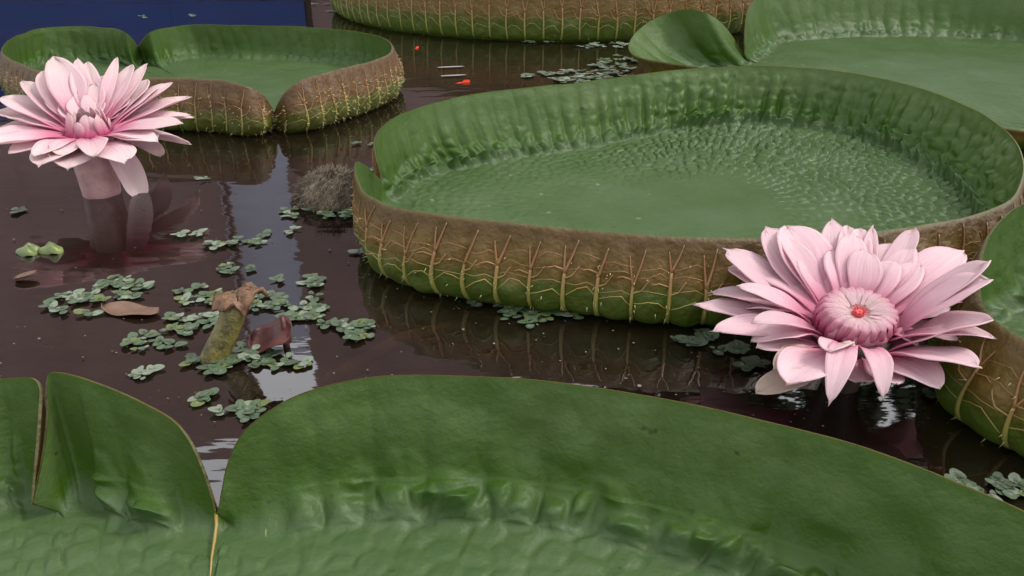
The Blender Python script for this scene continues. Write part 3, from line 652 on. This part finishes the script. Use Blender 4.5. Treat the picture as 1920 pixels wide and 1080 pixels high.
# open flower beside the large pad
c1 = np.array(unp(1596, 622, .085)); pm = np.linalg.norm(c1-np.array([0, 0, H]))/F
lo = dict(bz=-.012, arch=.10); mid = dict(bz=-.002, arch=.16); hi = dict(bz=.008, arch=.16)
tipsR = [
 (1440, 425, 95, .215, lo), (1480, 424, 105, .20, mid), (1505, 475, 80, .15, hi), (1365, 466, 100, .215, lo), (1372, 500, 105, .20, mid), (1420, 505, 85, .17, hi),
 (1556, 412, 62, .215, lo), (1588, 424, 48, .21, mid), (1612, 430, 48, .20, mid), (1638, 426, 36, .20, dict(lo, sharp=1.4)), (1570, 470, 60, .14, hi), (1630, 470, 60, .14, hi), (1688, 456, 90, .19, mid), (1714, 432, 44, .215, dict(lo, sharp=3)),
 (1672, 490, 60, .14, hi), (1750, 478, 80, .19, lo), (1808, 472, 84, .215, mid), (1848, 492, 72, .235, dict(lo, z=.195)), (1856, 522, 84, .235, dict(mid, z=.185)), (1790, 520, 80, .19, hi), (1815, 560, 70, .20, hi),
 (1860, 600, 86, .235, dict(lo, arch=.08, z=.15)), (1826, 640, 72, .21, dict(hi, arch=.10)), (1834, 688, 88, .225, dict(lo, arch=.12, z=.115)), (1722, 652, 44, .14, dict(hi, arch=.30, bz=.012)),
 (1758, 728, 82, .21, dict(lo, arch=.12)), (1755, 682, 60, .19, dict(lo, arch=.05)), (1684, 720, 52, .19, dict(lo, arch=-.02)), (1612, 717, 92, .17, dict(lo, arch=.02, dz=-.02)),
 (1657, 746, 40, .2, dict(hi, arch=.34, z=.075, sharp=1.5, bw=.9, rb=.062, cup=.2)), (1556, 757, 44, .2, dict(hi, arch=.34, z=.07, sharp=1.4, bw=.8, rb=.062, cup=.2)),
 (1487, 724, 92, .2, dict(lo, arch=.12)), (1421, 736, 56, .22, dict(bz=-.03, arch=-.02, mat='sepal', name='sepal', z=.045)), (1448, 690, 60, .2, dict(lo, arch=.06, mat='sepal')), (1425, 655, 60, .2, dict(lo, arch=.08)),
 (1338, 624, 72, .22, dict(lo, arch=.12)), (1412, 642, 66, .17, dict(mid, arch=.24)), (1306, 568, 82, .235, dict(lo, arch=.05)), (1330, 550, 84, .22, mid), (1400, 575, 74, .18, hi),
]
gq = random.Random(77)
for k in range(9):
    a_ = 360*k/9+gq.uniform(-8, 8); rr_ = gq.uniform(.115, .165); up_ = gq.uniform(.02, .05)+.055*max(0, math.sin(R(a_)))
    p_ = c1+np.array([rr_*math.cos(R(a_)), rr_*math.sin(R(a_)), up_])
    d_ = p_-np.array([0, 0, H]); dp_ = CP*d_[1]-SP*d_[2]
    if -120 < (a_+180) % 360-180 < -55: continue
    tipsR.append((960+F*d_[0]/dp_, 540-F*(SP*d_[1]+CP*d_[2])/dp_, gq.uniform(42, 62), 1, dict(z=float(p_[2]), bz=.004, arch=.14)))
fl1 = flower('wide open pink flower with magenta ring and red eye, in front of the large pad', c1, .05, tipsR, pm, 'petal', 4)
# the closed crown of inner petals round the red eye
dome_h = .046
TC, TS = math.cos(R(28)), math.sin(R(28))
def tilt(V):
    V = np.asarray(V)-c1; return np.stack([V[:, 0], V[:, 1]*TC-V[:, 2]*TS, V[:, 1]*TS*.55+V[:, 2]*TC], 1)+c1+np.array([0, .006, .006])
nin = 46
for k in range(nin):
    a = 2*math.pi*(k+.3*(k % 2))/nin; rad = np.array([math.cos(a), math.sin(a), 0]); g = random.Random(k)
    rr = .0475+.003*(k % 2)
    s = np.linspace(0, 1, 13)
    # profile: out and up, then in over the top
    prof_r = rr*np.interp(s, [0, .25, .5, .75, 1], [.94, 1.04, .92, .64, .24+.10*g.random()]); prof_z = dome_h*np.interp(s, [0, .25, .5, .75, 1], [-.2, .50, .86, .92, .68+.12*g.random()])
    side = np.array([-rad[1], rad[0], 0]); V, al, ac = [], [], []
    for i in range(13):
        hw = .0047*(1-.62*s[i]**1.6)*(1.05 if k % 3 else 1.25)
        for x in (-1, -.5, 0, .5, 1):
            V.append(c1+rad*(prof_r[i]+.0022*(1-x*x))+side*x*hw+np.array([0, 0, prof_z[i]+.0012*(1-x*x)])); al.append(s[i]); ac.append(x)
    o = mk('inner_petal', tilt(V), grid_faces(13, 5, False).tolist(), M['petal_in'], fl1, attrs={'along': al, 'across': ac})
# three broader inner petals leaning on the front of the crown
for a, wd in ((-112, .024), (-90, .030), (-64, .026), (-140, .016)):
    rad = np.array([math.cos(R(a)), math.sin(R(a)), 0]); s = np.linspace(0, 1, 11); side = np.array([-rad[1], rad[0], 0]); V, al, ac = [], [], []
    for i in range(11):
        rr = .052*np.interp(s[i], [0, .4, 1], [1.02, 1.09, .80]); z = dome_h*np.interp(s[i], [0, .4, 1], [-.15, .40, .93]); hw = wd*.5*(.75+.25*math.sin(3.14*s[i]))*(1-s[i]**2.2)**.6+.0004
        for x in np.linspace(-1, 1, 7):
            V.append(c1+rad*(rr-.006*x*x)+side*x*hw+np.array([0, 0, z])); al.append(s[i]*.9+.05); ac.append(x)
    o = mk('inner_petal', tilt(V), grid_faces(11, 7, False).tolist(), M['petal_in'], fl1, attrs={'along': al, 'across': ac})
V, f = lathe(c1, [(r_, c1[2]+z_) for r_, z_ in ((.040, -.02), (.0455, .010), (.0440, .028), (.038, .036), (.024, .038), (.012, .030), (.001, .028))], 40, .02, 3)
core = mk('core', tilt(V), f, M['petal_in'], fl1, attrs={'along': np.repeat([.0, .12, .35, .55, .7, .8, .8], 40), 'across': np.zeros(len(V))})
V, f = [], []
for i, (r_, z_) in enumerate(((.0005, .034), (.004, .0355), (.0065, .035), (.009, .028))):
    for k in range(14): V.append(c1+np.array([r_*math.cos(k*.4488), r_*math.sin(k*.4488), z_+.001*(k % 2)]))
parts = [(V, grid_faces(4, 14, True).tolist())]
for k in range(11):
    a = 2*math.pi*k/11; d = np.array([math.cos(a), math.sin(a), 0])
    parts.append(tube([c1+d*.004+np.array([0, 0, .034]), c1+d*.008+np.array([0, 0, .0385]), c1+d*.012+np.array([0, 0, .0395])], [.0013, .0011, .0004], 5))
v, f, _ = joinm(parts); mk('eye', tilt(v), f, M['stigma'], core)
# curled white petal tip
Vt, ft = tube([c1+np.array([-.030, -.058, .012]), c1+np.array([-.034, -.068, .016]), c1+np.array([-.032, -.077, .010]), c1+np.array([-.027, -.075, .001])], [.006, .010, .010, .005], 8)
mk('curled_petal_tip', Vt, ft, M['sepal'], fl1, attrs={'along': np.ones(len(Vt))*.8, 'across': np.zeros(len(Vt))})
# receptacle + stalk
V, f = lathe(c1, [(.020, -.2), (.022, -.02), (.026, .01), (.034, .04), (.052, .072), (.052, .088), (.01, .092)], 24, .02, 1); mk('receptacle', V, f, M['stalk_dark'], fl1)

# flower at the far left
c2 = np.array(unp(166, 252, .14)); pm2 = np.linalg.norm(c2-np.array([0, 0, H]))/F
B2 = dict(bz=.0, arch=.06); T2 = dict(bz=.015, arch=.02, rb=.045); O2 = dict(bz=-.012, arch=.10)
tipsL = [
 (104, 106, 60, .225, T2), (148, 110, 34, .22, T2), (168, 118, 40, .21, T2), (76, 136, 52, .22, B2), (46, 152, 46, .235, B2), (90, 165, 50, .19, T2), (10, 182, 66, .245, B2), (-4, 208, 64, .25, O2), (0, 238, 56, .25, O2), (50, 200, 60, .2, B2), (55, 235, 60, .19, B2),
 (-2, 262, 52, .25, O2), (16, 287, 56, .24, O2), (72, 311, 64, .26, dict(O2, dz=-.01)), (134, 317, 66, .26, dict(O2, dz=-.02)), (228, 306, 70, .26, dict(O2, dz=-.015)), (306, 294, 70, .25, dict(O2, dz=-.01)), (352, 268, 66, .25, O2), (290, 262, 70, .2, B2),
 (361, 220, 56, .25, dict(O2, sharp=1.7)), (357, 182, 60, .25, B2), (318, 155, 54, .24, B2), (274, 150, 52, .22, B2), (300, 200, 60, .2, B2), (246, 122, 46, .22, T2), (277, 122, 24, .235, dict(T2, sharp=1.5, tw=.6)), (222, 110, 24, .225, dict(T2, sharp=1.5, tw=.7)), (206, 140, 60, .2, T2), (240, 170, 50, .17, T2),
 (130, 150, 44, .17, dict(T2, rb=.035)), (176, 156, 40, .15, dict(T2, rb=.03)), (205, 178, 34, .13, dict(T2, rb=.03, mat='petal_in')), (150, 178, 44, .12, dict(T2, rb=.025)), (120, 190, 36, .12, dict(T2, rb=.035)), (222, 205, 30, .11, dict(T2, rb=.035, mat='petal_in')), (187, 190, 30, .10, dict(T2, rb=.02)),
]
tipsL = [(a_, b_, c_*1.02, *r_) for (a_, b_, c_, *r_) in tipsL]
gq = random.Random(5)
for k in range(14):
    a_ = 360*k/14+gq.uniform(-9, 9); rr_ = gq.uniform(.17, .225); p_ = c2+np.array([rr_*math.cos(R(a_)), rr_*math.sin(R(a_)), gq.uniform(-.01, .03)+.05*max(0, math.sin(R(a_)))])
    d_ = p_-np.array([0, 0, H]); dp_ = CP*d_[1]-SP*d_[2]
    tipsL.append((960+F*d_[0]/dp_, 540-F*(SP*d_[1]+CP*d_[2])/dp_, gq.uniform(40, 56), 1, dict(z=float(p_[2]), bz=.002, arch=.08)))
fl2 = flower('pale pink flower standing on a thick stalk beside the notched lily pad', c2, .048, tipsL, pm2, 'petal_pale', 9)
V, f = lathe(c2, [(.040, -.2), (.041, .0), (.043, .04), (.047, .09), (.050, .122), (.046, .132), (.01, .135)], 28, .025, 2); mk('stalk', V, f, M['stalk'], fl2)
nin = 26
for k in range(nin):
    a = 2*math.pi*k/nin; rad = np.array([math.cos(a), math.sin(a), 0]); g = random.Random(k+50)
    b = c2+rad*.047+np.array([0, 0, .0]); tp = c2+rad*(.018+.030*g.random())+np.array([0, 0, .030+.030*g.random()])
    petal(fl2, 'inner_petal', M['petal_in'], b, tp, .022, .0, .3, 2, .7, radial=rad, seed=700+k, ns=9, nw=5)
# drooping sepal dipping into the water
b = c2+np.array([.055, -.02, -.01]); tp = np.array(unp(262, 372, -.01)); V, f, al, ac = petal_mesh(b, tp, .062, .10, .4, 4, .8, radial=(1, -.9, 0), seed=5)
mk('sepal', V, f, M['petal_pale'], fl2, attrs={'along': al, 'across': ac})

# ------------------------------------------------------------------ floating plants
def leaflet(seed):
    g = random.Random(seed); n = 12; V = [(0, 0, .001)]; F_ = []
    for r_, zz in ((.5, .0016), (1, .0)):
        for k in range(n):
            a = 2*math.pi*k/n; rr = r_*(1-.22*max(0, math.cos(a-math.pi))**6)*(1+.08*math.sin(3*a+seed)); x, y = rr*math.cos(a)*.62, rr*math.sin(a)*.5
            V.append((x+.55, y, zz*1+.10*abs(y)**1.3*.35+.02*math.sin(2*a+seed)*r_))
    F_ += [(0, 1+k, 1+(k+1) % n) for k in range(n)] + [(1+k, 1+n+k, 1+n+(k+1) % n, 1+(k+1) % n) for k in range(n)]
    me = bpy.data.meshes.new('leaflet'); me.from_pydata(V, [], F_); me.polygons.foreach_set('use_smooth', [True]*len(me.polygons)); return me
LM = {}
for mname in ('fern', 'fern_pale', 'fern_dark', 'fern_lime'):
    LM[mname] = []
    for s in range(4):
        me = leaflet(s); me.materials.append(M[mname]); LM[mname].append(me)
def rosette_patch(label, px, py, wpx, hpx, nl, mat='fern', group=None, size=.026, seed=0, z=.004):
    g = random.Random(seed); c = unp(px, py, 0)
    e = tag(empty('floating_plant', (c[0], c[1], 0)), label, 'floating plant', group)
    nl = round(nl*2.9); nros = max(1, round(nl/3.6)); k = 0
    for r_ in range(nros):
        rr = math.sqrt(g.random()) if nros > 1 else 0; a = g.uniform(0, 6.28)
        q = unp(px+.5*wpx*1.0*rr*math.cos(a), py+.5*hpx*.95*rr*math.sin(a), 0); a0 = g.uniform(0, 6.28); m = round(nl/nros)
        for i in range(m):
            mm = mat
            if mat == 'fern' and g.random() < .12: mm = 'fern_lime'
            if mm == 'fern' and g.random() < .22: mm = 'fern_pale'
            elif mm == 'fern' and g.random() < .32: mm = 'fern_dark'
            o = bpy.data.objects.new('leaf', g.choice(LM[mm])); s = size*g.uniform(.5, 1.3)
            az = a0+2*math.pi*i/m+g.uniform(-.35, .35)
            o.location = Vector((q[0]-c[0]+g.uniform(-.3, .3)*size, q[1]-c[1]+g.uniform(-.3, .3)*size, z-.002+.0007*i+g.uniform(0, .002)))
            o.rotation_euler = (g.uniform(-.12, .12), g.uniform(-.16, .02), az); o.scale = (s, s*g.uniform(.85, 1.1), s); link(o, e); k += 1
    return e
GA = 'floating plants round the cut stalk'; GB = 'floating plants along the large pad wall'; GC = 'floating plants far off'; GD = 'stray floating plants on open water'
SA = 'small leafy floating plant among the clumps round the cut yellow stalk'
SB = 'small leafy floating plant on the dark water against the large pad wall'
SC = 'pale leaf scraps floating on the mirrored blue sheet behind the notched pad'
SD = 'small stray pale floating plant on open water'
pats = [
 (50, 395, 50, 10, 3, 'fern_pale', SD, GD), (362, 438, 70, 12, 4, 'fern_pale', SD, GD), (408, 460, 62, 14, 5, 'fern', SD, GD), (472, 448, 62, 22, 7, 'fern', SD, GD), (545, 433, 34, 8, 2, 'fern_pale', SD, GD), (448, 505, 56, 20, 6, 'fern', SD, GD),
 (562, 532, 80, 36, 9, 'fern', SA, GA), (245, 540, 130, 40, 20, 'fern', 'broad green raft of floating leaves beside the sunken orange petal', None), (150, 570, 120, 46, 16, 'fern', 'grey green raft of floating leaves under the mirrored pink flower', None), (370, 558, 80, 40, 11, 'fern', SA, GA),
 (510, 565, 90, 46, 14, 'fern', SA, GA), (585, 570, 84, 26, 8, 'fern', SA, GA), (578, 605, 110, 34, 12, 'fern', 'bright floating leaves beside the dark maroon dead leaf', None), (365, 606, 110, 42, 14, 'fern', SA, GA), (300, 645, 110, 36, 13, 'fern', SA, GA), (385, 682, 120, 34, 12, 'fern', SA, GA),
 (462, 672, 96, 36, 12, 'fern', SA, GA), (552, 684, 70, 16, 6, 'fern', 'floating leaves at the edge of the bright mirrored sky', None), (668, 625, 88, 30, 10, 'fern', 'floating leaves over the sunken yellow stalk', None), (255, 700, 60, 18, 5, 'fern_pale', SA, GA), (455, 775, 84, 32, 9, 'fern', 'floating leaves by the V notch of the nearest pad', None), (390, 752, 46, 14, 4, 'fern', SA, GA),
 (680, 273, 40, 10, 2, 'fern', SD, GD), (690, 475, 40, 14, 4, 'fern_pale', SD, GD), (932, 572, 90, 40, 12, 'fern', SB, GB), (985, 597, 76, 26, 8, 'fern', SB, GB), (1045, 592, 60, 30, 8, 'fern', SB, GB), (1225, 596, 76, 20, 5, 'fern_dark', SB, GB),
 (1300, 635, 84, 28, 9, 'fern_dark', 'dull floating leaves reaching towards the open pink flower', None), (1365, 660, 76, 20, 6, 'fern_dark', SB, GB), (1405, 682, 50, 24, 5, 'fern_dark', SB, GB),
 (596, 400, 150, 26, 22, 'fern', 'pale floating leaves ringing the hairy root clump', None), (660, 372, 60, 60, 10, 'fern', 'floating leaves between the hairy root clump and the large pad', None), (697, 320, 34, 24, 4, 'fern', SD, GD),
 (1080, 146, 190, 26, 46, 'fern', 'dense grey green raft of floating leaves behind the large pad', None), (1155, 122, 100, 34, 26, 'fern', 'floating leaves crowded below the rounded lobe', None), (900, 72, 40, 5, 3, 'fern_pale', SC, GC), (1005, 80, 70, 6, 5, 'fern_pale', SC, GC), (1130, 86, 110, 14, 14, 'fern_pale', SC, GC), (780, 62, 36, 5, 3, 'fern_pale', SC, GC), (630, 22, 40, 5, 3, 'fern_pale', SC, GC), (600, 8, 40, 4, 3, 'fern_pale', SC, GC), (268, 32, 24, 4, 2, 'fern_pale', SC, GC), (356, 30, 24, 4, 2, 'fern_pale', SC, GC),
 (1825, 902, 90, 24, 6, 'fern_dark', 'dark floating leaves along the right rim of the nearest pad', None), (1892, 925, 80, 34, 7, 'fern', 'floating leaves wedged against the rim of the nearest pad', None), (1890, 806, 60, 14, 4, 'fern_dark', 'dark floating leaves at the foot of the shaded pad', None), (1755, 738, 110, 26, 8, 'fern_dark', 'blackish floating leaves in the shade of the open pink flower', None), (205, 358, 60, 12, 4, 'fern_dark', 'dark floating leaves at the foot of the pale flower stalk', None), (388, 336, 50, 6, 3, 'fern_pale', SD, GD),
]
OWN = {(50, 395): 'three tiny pale floating leaves left of the pale flower stalk', (362, 438): 'pale floating leaves drifting right of the pale flower stalk reflection', (408, 460): 'small green floating plant between pale leaves and the mirrored blue strip',
 (472, 448): 'leafy floating plant on the upper edge of the mirrored blue strip', (545, 433): 'two pale floating leaves below the hairy root clump', (448, 505): 'lone floating plant just behind the shrivelled brown stalk top', (680, 273): 'single pointed floating leaf touching the left rim of the largest pad',
 (690, 475): 'pale floating leaves at the left foot of the largest pad wall', (697, 320): 'floating leaves inside the left notch of the largest pad', (388, 336): 'thin pale leaves drifting on the reflection of the notched pad',
 (562, 532): 'floating plant on the mirrored blue strip, farthest from the cut stalk', (370, 558): 'floating leaves left of the shrivelled brown stalk top', (510, 565): 'bright clump of floating leaves touching the shrivelled brown stalk top', (585, 570): 'spread of floating leaves behind the maroon dead leaf',
 (365, 606): 'clump of floating leaves left of the cut yellow stalk', (300, 645): 'outermost leafy clump on the dark water left of the cut stalk', (385, 682): 'floating leaves at the foot of the cut yellow stalk', (462, 672): 'floating leaves below the maroon dead leaf', (255, 700): 'isolated pale floating plant on dark water above the torn pad', (390, 752): 'small floating plant above the V notch of the torn pad',
 (932, 572): 'leafy clump at the middle foot of the largest pad wall', (985, 597): 'round floating leaves just off the middle of the largest pad wall', (1045, 592): 'small bright floating plant off the largest pad wall', (1225, 596): 'dark half sunken leaves against the largest pad wall', (1365, 660): 'dull floating leaves nearest the left petals of the open flower', (1405, 682): 'small dark floating plant by the cream sepal of the open flower',
 (900, 72): 'pale leaf scraps under the middle of the farthest pad wall', (1005, 80): 'row of pale leaves under the farthest pad wall', (1130, 86): 'pale leaves between the farthest pad wall and the rounded lobe', (780, 62): 'pale leaf scraps under the left end of the farthest pad wall', (630, 22): 'pale scraps on dark water beside the mirrored blue sheet', (600, 8): 'pale scraps at the edge of the mirrored blue sheet'}
for i, (px, py, a, b, nl, mt, lb, gr) in enumerate(pats):
    lb = OWN.get((px, py), lb); rosette_patch(lb, px, py, a, b, nl, mt, gr, seed=100+i, size=.0145 if py > 200 else .024)

# ------------------------------------------------------------------ small things on the water
# cut stalk
e = tag(empty('cut_stalk', unp(405, 668, 0)), 'mottled yellow green cut stalk with a shrivelled brown top standing in the water', 'plant stalk')
pb = unp(400, 672, 0); pt = np.array([unp(440, 566, .088)[0], pb[1]+.02, .088])
path = [pb+np.array([-.012, 0, -.08]), pb, pb*.6+pt*.4+np.array([.004, 0, 0]), pb*.25+pt*.75+np.array([.004, 0, 0]), pt]
v, f = tube(path, [.021, .020, .019, .018, .019], 12); v = [np.array(p)*1 for p in v]; mk('stalk', v, f, M['moss_stalk'], e)
V = []; nr_, nc_ = 9, 26; g = random.Random(3)
for i in range(nr_):
    q = i/(nr_-1)
    for k in range(nc_):
        a = 2*math.pi*k/nc_; rr = .035*q*(1+.20*math.sin(3*a+1)+.14*math.sin(7*a)+.10*math.sin(13*a+q*3))
        V.append(pt+np.array([rr*math.cos(a)*1.0, rr*math.sin(a)*.62, (.010*math.sin(a*2+.6)+.006*math.sin(9*a+8*q))*q-.012*q*q*(1+.8*math.sin(5*a))+.014*q*(math.cos(a)*.6)+.008]))
o = mk('shrivelled_top', V, grid_faces(nr_, nc_, True), M['wilt'], e); s = o.modifiers.new('thickness', 'SOLIDIFY'); s.thickness = .005
# maroon dead leaf
def sheet(center, ax, ay, fn, nx=16, ny=12):
    V = []
    for j in range(ny):
        for i in range(nx):
            u, v_ = 2*i/(nx-1)-1, 2*j/(ny-1)-1; wv_ = math.sqrt(max(0, 1-abs(u)**2.2)); V.append(np.asarray(center)+np.array(ax)*u+np.array(ay)*v_*wv_+np.array([0, 0, fn(u, v_)]))
    return V, grid_faces(ny, nx, False)
mc = unp(508, 640, .012)
e = tag(empty('dead_leaf', unp(508, 645, 0)), 'curled dark maroon dead leaf with a short stem among floating leaves', 'dead leaf')
v, f = sheet(mc, (.034, -.012, .0), (.006, .03, .012), lambda u, w_: .012*w_*w_+.008*math.sin(3*u)+.004*u); o = mk('blade', v, f, M['maroon'], e); o.modifiers.new('thickness', 'SOLIDIFY').thickness = .002
p0 = unp(536, 650, .0)
v, f = tube([p0+np.array([0, 0, -.02]), p0+np.array([.001, .004, .02]), p0+np.array([-.002, .006, .05])], [.006, .005, .004], 7); mk('stem', v, f, M['maroon'], e)
# sunken orange petal
pc = unp(245, 582, .004)
v, f = sheet(pc, (.052, -.012, .0), (.004, .02, 0), lambda u, w_: .004*w_*w_+.004*u*u-.002-.003*math.sin(4*u)*w_)
o = tag(mk('fallen_petal', v, f, M['petal_dead'], loc=(pc[0], pc[1], 0)), 'limp orange fallen petal half sunk beside the leafy raft', 'petal'); o.modifiers.new('thickness', 'SOLIDIFY').thickness = .001
# pale petal at left
pc = unp(48, 520, .004)
v, f = sheet(pc, (.018, .004, .0), (.002, .014, 0), lambda u, w_: .006*w_*w_+.003*u)
o = tag(mk('fallen_petal', v, f, M['petal_dead'], loc=(pc[0], pc[1], 0)), 'small curled pinkish petal floating below the olive curled leaf', 'petal')
# olive curled leaf
e = tag(empty('curled_leaf', unp(75, 475, 0)), 'olive green curled leaf pair floating left of the mirrored flower', 'water leaf')
for (px, py, sx, sy) in ((55, 474, .022, .020), (98, 472, .024, .016)):
    q = unp(px, py, 0); V = []
    for i in range(9):
        th = i/8*math.pi/2
        for k in range(20):
            a = 2*math.pi*k/20; rr = 1+.12*math.sin(3*a+px); V.append(q+np.array([sx*rr*math.cos(a)*math.cos(th), sy*rr*math.sin(a)*math.cos(th), (.016+.004*math.sin(2*a+px))*math.sin(th)+.003*math.sin(4*a)*math.cos(th)+.0]))
    mk('lobe', V, grid_faces(9, 20, True), M['olive'], e)
# hairy root clump
q = unp(626, 374, 0)
e = tag(empty('root_clump', q), 'hairy brown root clump mounded on the water beside the large pad', 'root clump')
V = []; 
for i in range(14):
    th = i/13*math.pi/2
    for k in range(36):
        a = 2*math.pi*k/36; nn = 1+.16*(vnoise(np.array([[math.cos(a)*2+5, math.sin(a)*2+i*.25]]), 3)[0]-.5)
        V.append(q+np.array([.083*nn*math.cos(a)*math.cos(th), .075*nn*math.sin(a)*math.cos(th), .068*nn*math.sin(th)-.004]))
mk('mound', V, grid_faces(14, 36, True), M['root'], e)
SV, SF = [], []; g = random.Random(8)
for k in range(2600):
    th = math.asin(g.random()**.9); a = g.uniform(0, 6.28); d = np.array([.083*math.cos(a)*math.cos(th), .075*math.sin(a)*math.cos(th), .068*math.sin(th)-.003])
    nn = d/np.linalg.norm(d); tn = np.cross(nn, [0, 0, 1.0]); tn /= np.linalg.norm(tn)+1e-9; dn = np.cross(nn, tn)
    L_ = g.uniform(.010, .028); dr = nn*g.uniform(.25, .8)+tn*g.uniform(-.9, .9)+dn*g.uniform(-.3, .9); dr /= np.linalg.norm(dr)
    p = q+d*.985; i = len(SV); s1 = np.cross(dr, [0.3, .2, 1.0]); s1 /= np.linalg.norm(s1); wd = .0007
    m_ = p+dr*L_*.6+nn*.001; en = p+dr*L_-np.array([0, 0, .004*g.random()]); SV += [p-s1*wd, p+s1*wd, m_+s1*wd, m_-s1*wd, en]; SF += [(i, i+1, i+2, i+3), (i+3, i+2, i+4)]
tag(mk('fibres', SV, SF, M['root'], e), kind='stuff')
# goldfish below the surface
def fish(c, ang, Ls, label):
    e = tag(empty('goldfish', c), label, 'fish', 'goldfish under the surface'); ca, sa = math.cos(ang), math.sin(ang)
    def X(x, y, z): return np.array([c[0]+ca*x-sa*y, c[1]+sa*x+ca*y, c[2]+z])
    V = []
    for i in range(13):
        s = i/12; r_ = Ls*(.17*math.sin(math.pi*min(1, s*.97+.03)**.7)+.012); x = (s-.5)*Ls; yb = .03*Ls*math.sin(3*s)
        for k in range(12):
            a = 2*math.pi*k/12; V.append(X(x, yb+.62*r_*math.cos(a), r_*math.sin(a)))
    mk('body', V, grid_faces(13, 12, True).tolist()+[list(range(12))[::-1], [144+k for k in range(12)]], M['fish'], e)
    t0 = .48*Ls; V = [X(t0, .002, .02*Ls), X(t0, .002, -.02*Ls), X(t0+.30*Ls, .01+.06*Ls, .17*Ls), X(t0+.22*Ls, .0, 0), X(t0+.30*Ls, -.01, -.17*Ls)]
    o = mk('tail_fin', V, [(0, 1, 3), (0, 3, 2), (1, 4, 3)], M['fish'], e, smooth=False); o.modifiers.new('thickness', 'SOLIDIFY').thickness = .0015
    V = [X(-.15*Ls, 0, .15*Ls), X(.18*Ls, .0, .13*Ls), X(.15*Ls, .0, .24*Ls), X(-.02*Ls, 0, .25*Ls)]; o = mk('dorsal_fin', V, [(0, 1, 2, 3)], M['fish'], e, smooth=False); o.modifiers.new('thickness', 'SOLIDIFY').thickness = .0015
p = unp(782, 97, -.016); fish((p[0], p[1], -.018), 1.1, .10, 'red goldfish seen end on under the dark water near the farthest pad')
p = unp(872, 163, -.016); fish((p[0], p[1], -.020), .35, .12, 'long red goldfish swimming just behind the large pad')
# pale slivers standing in for bright ripple streaks on the water
for (px, py, l_, lb) in ((845, 126, .055, 'long pale ripple streak behind the large pad, built as a sliver'), (850, 142, .05, 'thin grey ripple streak beside the long pale one, built as a sliver')):
    q = unp(px, py, .003); v, f = sheet(q, (l_, .012, 0), (0, .012, 0), lambda u, w_: .002*w_*w_); tag(mk('ripple_sliver', v, f, M['debris'], loc=(q[0], q[1], 0)), lb, 'petal')
# sunken stalk running to the large pad
a, b = unp(575, 678, 0), unp(905, 545, 0); a[2] = -.05; b[2] = -.06
v, f = tube([a, a*.5+b*.5+np.array([0, 0, .028]), b], [.010, .011, .012], 8); o = tag(mk('sunken_stalk', v, f, M['yellow_stalk'], loc=a), 'yellowish stalk lying under the water towards the large pad', 'plant stalk')

# scraps, dust and bubbles lying on the surface: nobody could count them
g = np.random.default_rng(21); V, Fc = [], []
for k in range(750):
    px, py = g.uniform(0, 1900), 20+g.random()**.8*780; q = unp(px, py, .0025); a = g.uniform(0, 6.28); r1 = g.uniform(.0006, .0022)*(1+.6*(g.random() < .08)); i = len(V); el = g.uniform(.4, 1)
    for m_ in range(5): V.append(q+np.array([r1*math.cos(a+m_*1.257), r1*el*math.sin(a+m_*1.257), g.uniform(0, .0012)]))
    Fc.append((i, i+1, i+2, i+3, i+4))
tag(mk('surface_scraps', V, Fc, M['scraps'], smooth=False), 'tiny pale scraps and dust floating on the pond surface', 'debris', kind='stuff')
